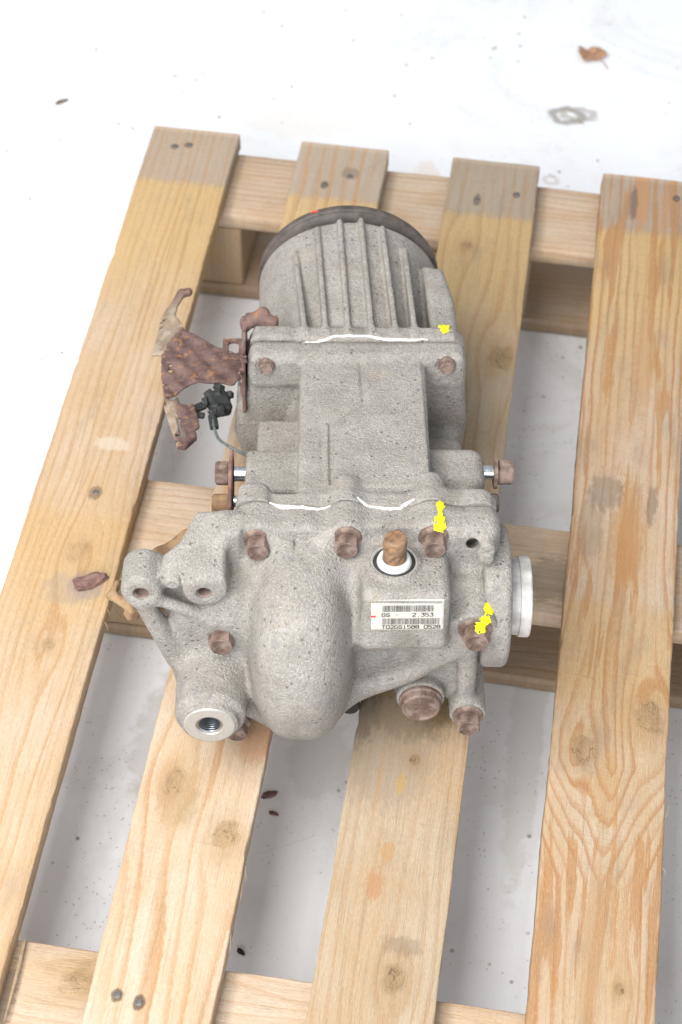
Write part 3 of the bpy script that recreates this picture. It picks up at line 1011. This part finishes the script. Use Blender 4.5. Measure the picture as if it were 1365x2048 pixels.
# rear steel rim
bm = bmesh.new()
lathe(bm, [(r / 1000, h / 1000) for r, h in ((60, 391), (84, 391.5), (84.4, 392.6), (86.6, 392.8), (87.8, 393.2), (88.4, 394.2), (88.4, 399.8), (87.4, 401), (80, 401.6), (79, 396), (30, 396))], 'Y', 96, mm(-8, 0, 18))
obj('rim', bm, M_RIM, unit, smooth=True)
bm = bmesh.new()
lathe(bm, [(r / 1000, h / 1000) for r, h in ((7, 0), (7, 1.2), (5, 1.6))], 'Z', 16, (0, 0, 0))
obj('red_paint_dab', bm, M_RED, unit, mm(-39, 400, 95), (R(-60), 0, 0))

# seal ring at the axle outlet
bm = bmesh.new()
lathe(bm, [(r / 1000, h / 1000) for r, h in ((30, 114), (31.5, 121.5), (32.2, 131), (33.6, 131.6), (34.0, 139.5), (33.2, 140.6), (24, 141), (23, 130), (10, 130))], 'X', 64)
obj('axle_seal_cap', bm, M_SEAL, unit, mm(0, 0, -2), smooth=False)


# ------------------------------------------------------------------ bolts
def bolt_mesh(name, fr, hr, hh, flange_h=2.4, sink=1.2):
    """Flanged hex head, axis along -y (towards local -y), base at y=0."""
    bm = bmesh.new()
    lathe(bm, [(r / 1000, -h / 1000) for r, h in ((fr * .3, -4), (fr, -4), (fr, flange_h * .5), (fr * .93, flange_h * .9), (hr * .98, flange_h * 1.5))], 'Y', 28)
    ring = []
    for k, h in [(1.0, flange_h), (1.0, hh - 1.6), (.93, hh - .5)]:
        ring.append([bm.verts.new((hr * k * math.cos(math.pi * i / 3) / 1000, -h / 1000, hr * k * math.sin(math.pi * i / 3) / 1000)) for i in range(6)])
    for a, b in zip(ring, ring[1:]):
        for i in range(6):
            bm.faces.new((a[i], a[(i + 1) % 6], b[(i + 1) % 6], b[i]))
    bm.faces.new(ring[-1])
    e = [e for e in bm.edges if e.calc_length() > 0.0018 and len(e.link_faces) == 2 and .4 < e.calc_face_angle(0) < 2.5]
    bmesh.ops.bevel(bm, geom=e, offset=0.0004, segments=2, affect='EDGES')
    k = hr * .866
    lathe(bm, [(r / 1000, -h / 1000) for r, h in ((k, hh - 1.2), (k * .99, hh + .1), (k * .93, hh + .5), (k * .84, hh + .4), (k * .76, hh - sink), (.3, hh - sink * 1.1))], 'Y', 30)
    me = bpy.data.meshes.new(name)
    bmesh.ops.recalc_face_normals(bm, faces=bm.faces)
    bm.to_mesh(me)
    bm.free()
    me.materials.append(M_RUST)
    return me


B8 = bolt_mesh('bolt', 12.8, 10.2, 14.5, 2.6, 2.4)
B6 = bolt_mesh('bolt', 7.4, 6.6, 5.5)
for (x, y, z, s, spin, me) in [(-83, -7.5, 72, 1, 5, B8), (-12, -7.5, 75, 1, 22, B8), (58, -7.5, 76, 1, 12, B8), (-113, -41.5, -3, 1.05, 8, B8), (92, -55.5, 21, 1.1, 0, B8), (92, -59.5, -85, 1.02, 20, B8),
                               (-103, -54.5, -104, .9, 3, B8), (-82, 201, 77, 1, 12, B6), (77, 202.5, 78, 1.05, 0, B6)]:
    o = obj('bolt', me, None, unit, mm(x, y, z), (0, R(spin), 0))
    o.scale = (s, s, s)

# drain plug: wide flat head in its boss
bm = bmesh.new()
lathe(bm, [(r / 1000, -h / 1000) for r, h in ((8, -3), (18.2, -3), (18.2, 3), (17, 4.4), (16.5, 9), (15.2, 10.5), (13.8, 10.4), (13, 9.6), (2, 9.4))], 'Y', 40, mm(52, -52, -74))
obj('drain_plug', bm, M_RUST, unit)

# machined insert with internal thread in the filler boss
bm = bmesh.new()
prof = [(21, 94), (21.2, 99.2), (20.2, 100.3), (11.6, 100.3), (10.8, 99.2)]
lathe(bm, [(r / 1000, -h / 1000) for r, h in prof], 'Y', 48, mm(-122, 0, -50), closed_ends=False)
obj('threaded_insert', bm, M_INSERT, unit)
bm = bmesh.new()
prof, yy = [(10.8, 99.2)], 99.0
while yy > 76:
    prof += [(9.0, yy - .35), (8.8, yy - .75), (10.6, yy - 1.7), (10.6, yy - 1.9)]
    yy -= 2.25
lathe(bm, [(r / 1000, -h / 1000) for r, h in prof], 'Y', 48, mm(-122, 0, -50), closed_ends=False)
obj('internal_thread', bm, M_THREAD, unit)
bm = bmesh.new()
lathe(bm, [(r / 1000, -h / 1000) for r, h in ((10.1, 74.5), (.2, 74.4))], 'Y', 24, mm(-122, 0, -50))
obj('bore_bottom', bm, M_HOLE, unit)
for x, z in ((-175, 50), (-125, 51)):
    bm = bmesh.new()
    prof = [(6.6, 46.2), (6.1, 45.2)]
    yy = 45
    while yy > 34:
        prof += [(5.2, yy - .5), (6.0, yy - 1.0)]
        yy -= 1.4
    prof += [(5.9, 33), (.2, 33)]
    lathe(bm, [(r / 1000, -h / 1000) for r, h in prof], 'Y', 28, mm(x, 0, z), closed_ends=False)
    obj('threaded_bore', bm, M_RUST, unit)

# breather stub: dark seat ring, white collar, rusty stub
bm = bmesh.new()
lathe(bm, [(r / 1000, h / 1000) for r, h in ((19.2, 67), (19.0, 70.8), (18, 71.4), (17.2, 71.0), (16.8, 68.8), (13, 68.6))], 'Z', 48)
ring = obj('seat_ring', bm, M_INSERT, unit, mm(26, -29, 0), smooth=True)
bm = bmesh.new()
lathe(bm, [(r / 1000, h / 1000) for r, h in ((17.4, 66), (17.2, 69.6), (14, 70.2), (12, 70.0))], 'Z', 48)
obj('rubber_seal', bm, M_DARK, unit, mm(26, -29, 0), smooth=True)
bm = bmesh.new()
lathe(bm, [(r / 1000, h / 1000) for r, h in ((13.8, 66), (14, 70.5), (13.2, 73.2), (12, 74.6), (9.8, 75.2), (9.5, 74))], 'Z', 48)
obj('white_collar', bm, M_WHITE, unit, mm(26, -29, 0), smooth=True)
f = Field((14, -44, 70), (40, -12, 102), .8)
f.add(cyl((26, -29, 68), (26.4, -27.5, 96), 9.4, 1.4), 0)
f.add(cap((18.5, -30, 90), (19.5, -31, 94), 2.2), 3)
for _ in range(26):
    a = random.uniform(0, 6.28)
    zz = random.uniform(74, 96)
    f.cut(cap((26.4 + 10 * math.cos(a), -28 + 10 * math.sin(a), zz), (26.4 + 10 * math.cos(a + .2), -28 + 10 * math.sin(a + .2), zz + 2), random.uniform(.8, 1.6)), 1.5)
stub_me = f.mesh('rusty_stub')
obj('rusty_stub', stub_me, M_STUB, unit)


# side studs, washers and heads, axis along x
def xhead(name, x, y, z, r, h, mat, sgn, spin=0, dome=.85):
    bm = bmesh.new()
    rings = []
    for k, hx in ((.9, 0), (1, .8), (1, h - 1.5), (dome, h), (dome * .6, h), (dome * .5, h - 1), (.05, h - 1)):
        rings.append([bm.verts.new((sgn * hx / 1000, r * k * math.cos(math.pi * i / 3 + spin) / 1000, r * k * math.sin(math.pi * i / 3 + spin) / 1000)) for i in range(6)])
    for a, b in zip(rings, rings[1:]):
        for i in range(6):
            bm.faces.new((a[i], a[(i + 1) % 6], b[(i + 1) % 6], b[i]))
    bm.faces.new(rings[0])
    bm.faces.new(rings[-1])
    bmesh.ops.bevel(bm, geom=[e for e in bm.edges if e.calc_length() > .004], offset=.0006, segments=2, affect='EDGES')
    return obj(name, bm, mat, unit, mm(x, y, z))


def xdisc(name, x0, x1, y, z, r, mat):
    bm = bmesh.new()
    lathe(bm, [(max(r - .5, .1) / 1000, x0 / 1000), (r / 1000, (x0 + .4) / 1000), (r / 1000, (x1 - .4) / 1000), (max(r - .5, .1) / 1000, x1 / 1000)], 'X', 32, mm(0, y, z))
    return obj(name, bm, mat, unit, smooth=False)


xdisc('stud', 104, 116, 97, 48, 6, M_ZINC)
xdisc('washer', 114, 117, 97, 48, 14, M_RUST)
xhead('bolt', 117, 97, 48, 11.5, 14, M_RUST, 1, .2)
xdisc('stud', 104, 113, 72, 32, 8, M_RUST)
xhead('bolt', 110, 74, 34, 9, 8, M_RIM, 1, .4)
xdisc('stud', -107, -95, 95, 46, 6.5, M_ZINC)
xdisc('stud', -107, -95, 72, 36, 5, M_ZINC)
xhead('bolt', -111, 96, 46, 11, 12, M_RUST, -1, .1)
xhead('bolt', -110, 70, 34, 10.5, 15, M_OCHRE, -1, .35)
f = Field((-116, 48, 0), (-102, 122, 66), 1.0)
f.add(prism([(52, 14), (58, 44), (84, 62), (110, 62), (114, 40), (100, 20), (70, 8)], 'x', -111, -107.5, 1.2), 0)
mount_me = f.mesh('mount_plate')
obj('mount_plate', mount_me, M_FLAKE, unit)

# ochre mounting strap behind the arm with its rusty loop
f = Field((-216, -40, -14), (-96, 92, 50), 1.25)
f.add(prism([(-108, 78), (-132, 76), (-151, 66), (-172, 48), (-186, 20), (-202, -2), (-202, -14), (-188, -20), (-178, -4), (-160, 12), (-140, 22), (-106, 30)], 'z', 6, 11, 1.5,
            warp=lambda x, y: 5 * np.sin(x * .05) + 2.0 * np.sin(y * .13 + x * .09)), 0)
f.add(cap((-200, -4, 16), (-206, -12, 9), 2.6), 3)
f.add(cap((-206, -12, 9), (-188, -22, 4), 2.8), 3)
f.add(box((-193, -27, -6), (-182, -16, 5), 2, rot=(0, 20, 30)), 3)
f.cut(cyl((-196, -9, -20), (-196, -9, 40), 4.0, .5), 1)
strap_me = f.mesh('mounting_strap')
obj('mounting_strap', strap_me, M_OCHRE, unit)['label'] = 'ochre rusted strap showing behind the twin-boss arm'

# ------------------------------------------------------------------ rusty bracket, left
f = Field((-206, 128, -6), (-60, 392, 104), 1.25)
wp = lambda x, y: 1.6 * np.sin(x * .11 + 1) * np.cos(y * .07) + 0.8 * np.sin(x * .31 + y * .23)
f.add(prism([(-182, 270), (-176, 290), (-164, 307), (-121, 276), (-104, 262), (-98, 250), (-104, 243), (-113, 230), (-153, 229), (-168, 212), (-176, 214), (-180, 240)], 'z', 28.5, 31.5, 1.1, warp=wp), 0)
# folded flange, sweeping up to the tip
f.add(prism([(-170, 366), (-164, 360), (-171, 344), (-172, 326), (-163, 308), (-170, 290), (-182, 274), (-192, 280), (-190, 300), (-188, 322), (-183, 342), (-175, 360)], 'z', 27, 31.5, 1.3,
            warp=lambda x, y: -0.25 * (x + 165) * -1 * .6 + 1.5 * np.sin(y * .12) + (x + 175) * .35), 3)
f.add(cap((-168, 361, 30), (-162, 362, 31), 4.2), 3)
# lower leg
f.add(prism([(-176, 214), (-163, 213), (-160, 202), (-148, 202), (-143, 186), (-141, 172), (-154, 160), (-160, 178), (-166, 192), (-172, 200)], 'z', 27.5, 31, 1.1, warp=wp), 2)
f.add(prism([(-160, 158), (-144, 168), (-143, 162), (-153, 148), (-159, 150)], 'z', 22, 29, 1.3), 1)
f.add(prism([(-176, 206), (-164, 198), (-161, 180), (-156, 158), (-160, 150), (-166, 170)], 'z', 22, 27, 1.2), 2)
# clamp against the housing ear
f.add(prism([(196, 24), (204, 78), (228, 90), (252, 88), (256, 60), (250, 28), (225, 20)], 'x', -104, -100.5, 1.2), 1.5)
f.add(box((-103, 246, 80), (-72, 256, 92), 3.5, rot=(0, 4, -6)), 3)
f.add(cap((-101, 244, 86), (-86, 255, 92), 4.5, 6), 4)
f.add(box((-124, 238, 50), (-102, 268, 53), 1.3), 1)
f.cut(box((-118, 246, 40), (-109, 262, 60), 3), .8)
f.cut(cap((-171.5, 243, 10), (-170, 253, 60), 3.2), .8)
f.cut(cap((-172, 254, 10), (-173, 256, 60), 1.8), .8)
for _ in range(40):
    q = (random.uniform(-106, -98), random.uniform(196, 256), random.uniform(24, 90))
    f.add(cap(q, (q[0] + random.uniform(-1, 1), q[1] + random.uniform(-6, 6), q[2] + random.uniform(-5, 5)), random.uniform(1, 2.2)), 2.5)
for _ in range(30):
    x, y = random.choice([(-192, 290), (-186, 330), (-182, 262), (-176, 225), (-160, 170), (-164, 320), (-169, 200)])
    q = (x + random.uniform(-3, 3), y + random.uniform(-14, 14))
    f.cut(cap((q[0], q[1], 5), (q[0] + 1, q[1], 60), random.uniform(1, 2)), 1.2)
brk_me = f.mesh('rusty_bracket')
brk = obj('rusty_bracket', brk_me, M_RUST2, unit)
brk['label'] = 'torn rusty plate bracket sticking out to the left of the housing'

# connector with its cable
f = Field((-152, 176, 0), (-104, 236, 50), 1.0)
f.add(box((-136, 199, 16), (-117, 223, 30), 3, rot=(10, 8, 25)), 0)
for _ in range(24):
    q = np.array((random.uniform(-138, -115), random.uniform(194, 224), random.uniform(16, 31)))
    e = np.array((random.uniform(1.2, 5), random.uniform(1.2, 5), random.uniform(1, 4)))
    f.add(box(q - e, q + e, .8, rot=(random.uniform(-40, 40), random.uniform(-40, 40), random.uniform(0, 90))), .8)
f.add(box((-150, 202, 20), (-138, 211, 24), .8, rot=(0, 0, 35)), .6)
f.add(box((-149, 193, 20), (-138, 199, 24), .8, rot=(0, 0, -10)), .6)
f.add(box((-134, 180, 18), (-126, 196, 24), .8, rot=(0, 0, 10)), .6)
f.cut(cyl((-133, 200, 10), (-133, 200, 44), 3, .3), .6)
con_me = f.mesh('cable_connector')
obj('cable_connector', con_me, M_PLUG, unit)['label'] = 'broken black plastic connector on a thin cable'


def tube_mesh(name, pts, rad, mat, parent, seg=10, n=40):
    P = [Vector(p) for p in pts]
    out = []
    for i in range(len(P) - 1):
        p0, p1, p2, p3 = P[max(i - 1, 0)], P[i], P[i + 1], P[min(i + 2, len(P) - 1)]
        for k in range(n // (len(P) - 1)):
            t = k / (n // (len(P) - 1))
            out.append(0.5 * ((2 * p1) + (p2 - p0) * t + (2 * p0 - 5 * p1 + 4 * p2 - p3) * t * t + (3 * p1 - p0 - 3 * p2 + p3) * t ** 3))
    out.append(P[-1])
    bm = bmesh.new()
    prev = None
    for i, p in enumerate(out):
        d = (out[min(i + 1, len(out) - 1)] - out[max(i - 1, 0)]).normalized()
        u = d.orthogonal().normalized() if prev is None else (pu - d * pu.dot(d)).normalized()
        pu = u
        v = d.cross(u)
        r = rad(i / (len(out) - 1)) if callable(rad) else rad
        ringv = [bm.verts.new(p + (u * math.cos(a) + v * math.sin(a)) * r) for a in [2 * math.pi * k / seg for k in range(seg)]]
        if prev:
            for k in range(seg):
                bm.faces.new((prev[k], prev[(k + 1) % seg], ringv[(k + 1) % seg], ringv[k]))
        else:
            bm.faces.new(ringv)
        prev = ringv
    bm.faces.new(prev)
    return obj(name, bm, mat, parent, smooth=True)


tube_mesh('cable', [mm(-131, 196, 22), mm(-129, 180, 24), mm(-124, 160, 27), mm(-112, 145, 30), mm(-96, 138, 26)], 0.0013, plain("cable_grey", (0.10, 0.12, 0.12), .5), unit)

# dark bolt end seen under the bulge
bm = bmesh.new()
lathe(bm, [(r / 1000, -h / 1000) for r, h in ((9, -20), (9, 2), (8, 3.5), (1, 3.5))], 'Y', 24, mm(-7, -28, -112))
obj('lower_stud', bm, M_HOLE, unit)


# ------------------------------------------------------------------ things laid onto the castings
def tree_of(meshes, extra=()):
    V, F, off = [], [], 0
    for me, mat in [(m, Matrix()) for m in meshes] + list(extra):
        co = np.empty(len(me.vertices) * 3, np.float32)
        me.vertices.foreach_get('co', co)
        V += [mat @ Vector(v) for v in co.reshape(-1, 3)]
        F += [tuple(i + off for i in p.vertices) for p in me.polygons]
        off = len(V)
    return BVHTree.FromPolygons(V, F)


bolts_ex = [(o.data, Matrix.LocRotScale(o.location, o.rotation_euler, o.scale)) for o in unit.children if o.name.startswith('bolt')]
BVH = tree_of([cover_me, house_me, coup_me], bolts_ex)


def hug(name, mat, pts_fn, nu, nv, direction, lift=0.35):
    """A thin sheet laid on the castings: grid points cast along direction."""
    d = Vector(direction).normalized()
    bm = bmesh.new()
    grid = {}
    for i in range(nu + 1):
        for j in range(nv + 1):
            p = pts_fn(i / nu, j / nv)
            if p is None:
                continue
            hit, nrm, _, _ = BVH.ray_cast(Vector(p) / 1000 - d * 0.12, d)
            if hit is None:
                continue
            if nrm.dot(d) > 0:
                nrm = -nrm
            grid[i, j] = bm.verts.new(hit + nrm * lift / 1000)
    for i in range(nu):
        for j in range(nv):
            ks = [(i, j), (i + 1, j), (i + 1, j + 1), (i, j + 1)]
            if all(k in grid for k in ks):
                vs_ = [grid[k] for k in ks]
                if max((a.co - b.co).length for a in vs_ for b in vs_) < 0.006:
                    bm.faces.new(vs_)
    loose = [v for v in bm.verts if not v.link_faces]
    bmesh.ops.delete(bm, geom=loose, context='VERTS')
    o = obj(name, bm, mat, unit, smooth=True)
    sol = o.modifiers.new('thickness', 'SOLIDIFY')
    sol.thickness = 0.0005
    sol.offset = 1
    return o


def paint(center, size, seed, holes=.35, blobs=None):
    cx, cy, cz = center
    sx, sy = size
    blobs = blobs or [(0, 0, 1, 1)]

    def fn(u, v):
        a, b = (u - .5) * 2, (v - .5) * 2
        best = min(math.hypot((a - bx) / bw, (b - by) / bh) for bx, by, bw, bh in blobs)
        n = mnoise.noise(Vector((a * sx * .35 + seed, b * sy * .35, seed))) * .45 + mnoise.noise(Vector((a * sx * 1.1, b * sy * 1.1, seed))) * .3
        if best + n > 1:
            return None
        return (cx + a * sx, cy, cz + b * sy)
    return fn


VD = (0.0, 0.67, -0.74)      # from above the cover front
# paint dabs: plane is vertical (x,z) and cast forward-down
def dab(x, y, z, sx, sz, seed, blobs):
    return hug('yellow_paint_mark', M_YELLOW, paint((x, y, z), (sx, sz), seed, blobs=blobs), 44, 60, VD)


dab(62, 5, 86, 5.5, 20, 3, [(.25, .70, .65, .36), (0, -.12, .75, .24), (.0, -.55, .95, .38), (.1, .2, .4, .3)])
dab(99, -58, 36, 8.5, 20, 8, [(.35, .55, .6, .42), (.0, -.1, .55, .28), (-.45, -.55, .55, .4)])
dab(77.0, 237, 92.5, 5.4, 9, 5, [(0, .35, 1, .55), (-.1, -.4, .7, .5)])


def bead(name, path, wfn, lift, seed, n=90, m=6):
    """White sealant squeezed out along a seam; path in plan (x, y)."""
    P = [Vector((a, b, 0)) for a, b in path]
    seg = [(P[i + 1] - P[i]).length for i in range(len(P) - 1)]
    tot = sum(seg)

    def at(t):
        s_ = t * tot
        for i, l in enumerate(seg):
            if s_ <= l or i == len(seg) - 1:
                return P[i].lerp(P[i + 1], min(s_ / l, 1)), (P[i + 1] - P[i]).normalized()
            s_ -= l
    bm = bmesh.new()
    rows = []
    for i in range(n + 1):
        t = i / n
        p, d = at(t)
        side = Vector((-d.y, d.x, 0))
        w = wfn(t) * (1 + .35 * mnoise.noise(Vector((t * 30, seed, 0))))
        row = []
        off = mnoise.noise(Vector((t * 12, seed, 4))) * .8
        for j in range(m + 1):
            a = j / m * 2 - 1
            q = p + side * (a * w + off)
            hit, nrm, _, _ = BVH.ray_cast(Vector((q.x, q.y, 160)) / 1000, Vector((0, 0, -1)))
            z = hit.z * 1000 if hit else 80
            row.append((q.x, q.y, z, a, w))
        zc = sorted(r[2] for r in row)[-2]
        rows.append([bm.verts.new(Vector((x, y, max(z, zc - 1.2) + lift * math.sqrt(max(0, 1 - a * a)) * min(1, ww) + (.05 if abs(a) < 1 else -.3))) / 1000) for x, y, z, a, ww in row])
    for a, b in zip(rows, rows[1:]):
        for j in range(m):
            bm.faces.new((a[j], a[j + 1], b[j + 1], b[j]))
    return obj(name, bm, M_SEALANT, unit, smooth=True)


bead('sealant_bead', [(-66, 226), (-30, 228.5), (-22, 232), (10, 232), (22, 229), (61, 229)], lambda t: .25 + .85 * math.sin(math.pi * min(max(t, .02), .98)) ** .6, .9, 2)
bead('sealant_bead', [(-74, 20.5), (-64, 18), (-40, 16.5), (-25, 19)], lambda t: .5 + 2.6 * math.exp(-((t - .22) / .16) ** 2) + 1.5 * math.exp(-((t - .6) / .25) ** 2), 1.2, 5)
bead('sealant_bead', [(-3, 26), (4, 21), (20, 18.5), (32, 19), (37, 24), (43, 26)], lambda t: .5 + 1.9 * math.sin(math.pi * min(max(t, .03), .97)) ** .7, 1.1, 9)

# ------------------------------------------------------------------ label on the block front
lab = bpy.data.objects.new('label_anchor', None)


def find_face(x, z):
    hit, nrm, _, _ = BVH.ray_cast(Vector((x, -150, z)) / 1000, Vector((0, 1, 0)))
    return hit, nrm


pts = [find_face(x, z)[0] for x in (12, 35, 58) for z in (56, 46, 36)]
yl = min(p.y for p in pts) * 1000
hA, hB = find_face(35, 56)[0], find_face(35, 36)[0]
tilt = math.atan2((hB.y - hA.y), (hA.z - hB.z))
LW, LH = 57.5, 33.0
bm = bmesh.new()
nx_, nz_ = 24, 14
gr = [[None] * (nz_ + 1) for _ in range(nx_ + 1)]
cx0, cz0 = 36.3, 48.5
TL = R(1.2)


def lab_pt(u, v, lift):
    """u 0..1 right, v 0..1 up on the label; laid on the casting."""
    a, b = (u - .5) * LW, (v - .5) * LH
    x = cx0 + a * math.cos(TL) - b * math.sin(TL)
    z = cz0 + a * math.sin(TL) + b * math.cos(TL)
    hit, nrm = find_face(min(x, 60), min(z, 59))
    yv = hit.y * 1000 if z <= 59 else hit.y * 1000 + (z - 59) * .2
    return Vector((x, yv - lift, z)) / 1000


for i in range(nx_ + 1):
    for j in range(nz_ + 1):
        gr[i][j] = bm.verts.new(lab_pt(i / nx_, j / nz_, .35))
for i in range(nx_):
    for j in range(nz_):
        bm.faces.new((gr[i][j], gr[i + 1][j], gr[i + 1][j + 1], gr[i][j + 1]))
label = obj('paper_label', bm, M_PAPER, unit, smooth=True)
label['label'] = 'cream paper label with two barcodes and typed code'
sol = label.modifiers.new('thickness', 'SOLIDIFY')
sol.thickness = 0.0002


def ink_rects(name, rects, mat, lift=.6):
    bm = bmesh.new()
    for (u0, v0, u1, v1) in rects:
        n = 3
        cols = []
        for k in range(n + 1):
            v = v0 + (v1 - v0) * k / n
            cols.append((bm.verts.new(lab_pt(u0, v, lift)), bm.verts.new(lab_pt(u1, v, lift))))
        for a, b in zip(cols, cols[1:]):
            bm.faces.new((a[0], a[1], b[1], b[0]))
    return obj(name, bm, mat, label)


def bars(u0, u1, v0, v1, seed):
    rnd = random.Random(seed)
    out, u = [], u0
    while u < u1 - .004:
        w = rnd.choice((.0042, .0042, .0085))
        out.append((u, v0, min(u + w, u1), v1))
        u += w + rnd.choice((.0042, .0042, .0085))
    return out


ink_rects('barcode', bars(.155, .855, .63, .84, 1), M_INK)
ink_rects('barcode', bars(.155, .945, .20, .41, 2), M_INK)
ink_rects('red_tick', [(-.003, .45, .065, .50)], M_RED)

# typed characters as strokes on a 4 x 6 cell
GL = {'G': [[(4, 5), (3, 6), (1, 6), (0, 5), (0, 1), (1, 0), (3, 0), (4, 1), (4, 3), (2.4, 3)]], 'S': [[(4, 5), (3, 6), (1, 6), (0, 5), (0, 4), (1, 3), (3, 3), (4, 2), (4, 1), (3, 0), (1, 0), (0, 1)]],
      '2': [[(0, 5), (1, 6), (3, 6), (4, 5), (4, 4), (0, 0), (4, 0)]], '3': [[(0, 6), (4, 6), (2, 3.4), (3, 3.4), (4, 2.4), (4, 1), (3, 0), (1, 0), (0, 1)]],
      '5': [[(4, 6), (0, 6), (0, 3.4), (3, 3.4), (4, 2.6), (4, 1), (3, 0), (0, 0)]], '.': [[(1.6, 0), (2.4, 0)]], '-': [[(1.5, 3), (2.5, 3)]],
      'T': [[(0, 6), (4, 6)], [(2, 6), (2, 0)]], '0': [[(1, 6), (3, 6), (4, 5), (4, 1), (3, 0), (1, 0), (0, 1), (0, 5), (1, 6)]], '1': [[(1, 5), (2, 6), (2, 0)], [(1, 0), (3, 0)]],
      '8': [[(1, 3.2), (0, 4), (0, 5), (1, 6), (3, 6), (4, 5), (4, 4), (3, 3.2), (1, 3.2), (0, 2.2), (0, 1), (1, 0), (3, 0), (4, 1), (4, 2.2), (3, 3.2)]]}


def type_line(text, u0, u1, v0, v1):
    bm = bmesh.new()
    n = len(text)
    adv = (u1 - u0) / n
    cw = adv * .74
    sw = .0105
    for k, ch in enumerate(text):
        for st in GL.get(ch, []):
            for (a, b) in zip(st, st[1:]):
                pa = Vector((u0 + k * adv + a[0] / 4 * cw, v0 + a[1] / 6 * (v1 - v0)))
                pb = Vector((u0 + k * adv + b[0] / 4 * cw, v0 + b[1] / 6 * (v1 - v0)))
                asp = LW / LH
                d = Vector(((pb.x - pa.x) * asp, pb.y - pa.y))
                if d.length < 1e-6:
                    continue
                d.normalize()
                nn = Vector((-d.y / asp, d.x)) * sw
                ex = Vector((d.x / asp, d.y)) * sw * .6
                q = [pa - ex + nn, pa - ex - nn, pb + ex - nn, pb + ex + nn]
                bm.faces.new([bm.verts.new(lab_pt(c_.x, c_.y, .6 + .02 * (k % 2))) for c_ in q])
    return obj('label_print', bm, M_INK, label)


type_line('GS -   2.353', .15, .865, .47, .58)
type_line('T02GS1588 0528', .15, .965, .062, .168)

# ------------------------------------------------------------------ loose bits on pallet and floor
def lump(name, loc, rot, L, Wd, Hh, mat, seed, label, cat, group=None):
    bm = bmesh.new()
    bmesh.ops.create_icosphere(bm, subdivisions=4, radius=1)
    for v in bm.verts:
        d = 1 + .28 * mnoise.noise(v.co * 1.6 + Vector((seed, 0, 0))) + .12 * mnoise.noise(v.co * 5 + Vector((0, seed, 0)))
        v.co *= d
        z = max(v.co.z, -.45)
        v.co = Vector((v.co.x * L, v.co.y * Wd * (1 - .25 * v.co.x), (z + .45) * Hh))
    o = obj(name, bm, mat, None, loc, rot, smooth=True)
    return tag(o, label, cat, group)


lump('rust_flake', (0.078, -0.636, DECK + .0005), (0, 0, R(32)), .017, .0065, .006, M_FLAKE, 3, 'long brown flake of rust lying on the leftmost pallet slat', 'rust flake')
lump('dark_chip', (0.2597, -0.7447, .0003), (0, 0, R(25)), .0075, .0034, .002, M_FLAKE, 5, 'dark oval chip on the floor in the gap below the bulge', 'chip')
lump('dark_chip', (0.2668, -0.7638, .0003), (0, 0, R(-10)), .0045, .0020, .0015, M_FLAKE, 7, 'smaller dark chip on the floor just nearer than the oval chip', 'chip')
lump('wood_shaving', (-0.173, 0.198, .0003), (0, 0, R(38)), .009, .0022, .003, M_RUST, 9, 'thin brown splinter on the white floor beyond the leftmost slat', 'splinter')
lump('dark_seed', (0.262, -0.903, .0003), (0, 0, R(-35)), .0045, .0022, .002, M_HOLE, 12, 'small dark seed on the floor between the two nearest middle slats', 'seed')

# dry leaf: curled lobed sheet with a stalk
bm = bmesh.new()
nr, na = 8, 40
rows = []
for i in range(nr + 1):
    rr = i / nr
    row = []
    for k in range(na):
        a = 2 * math.pi * k / na
        lob = 1 + .16 * math.sin(3 * a + .6) + .08 * math.sin(7 * a) - .55 * math.exp(-((a - 2.2) / .35) ** 2)
        x, y = rr * lob * .018 * math.cos(a), rr * lob * .015 * math.sin(a)
        row.append(bm.verts.new((x, y, .003 + .006 * rr * rr * (math.sin(2 * a) * .5 + .5) + .001 * math.sin(5 * a) * rr)))
    rows.append(row)
for a, b in zip(rows, rows[1:]):
    for k in range(na):
        try:
            bm.faces.new((a[k], a[(k + 1) % na], b[(k + 1) % na], b[k]))
        except ValueError:
            pass
bmesh.ops.remove_doubles(bm, verts=bm.verts, dist=1e-6)
leaf = obj('dry_leaf', bm, M_LEAF, None, (0.4833, 0.4007, 0.0), (0, 0, R(-20)), smooth=True)
leaf.modifiers.new('thickness', 'SOLIDIFY').thickness = .0004
tag(leaf, 'curled brown dry leaf on the white floor beyond the pallet', 'leaf')
tube_mesh('stalk', [(.012, -.004, .003), (.022, -.008, .004), (.032, -.016, .002)], .0006, M_LEAF, leaf, n=12)
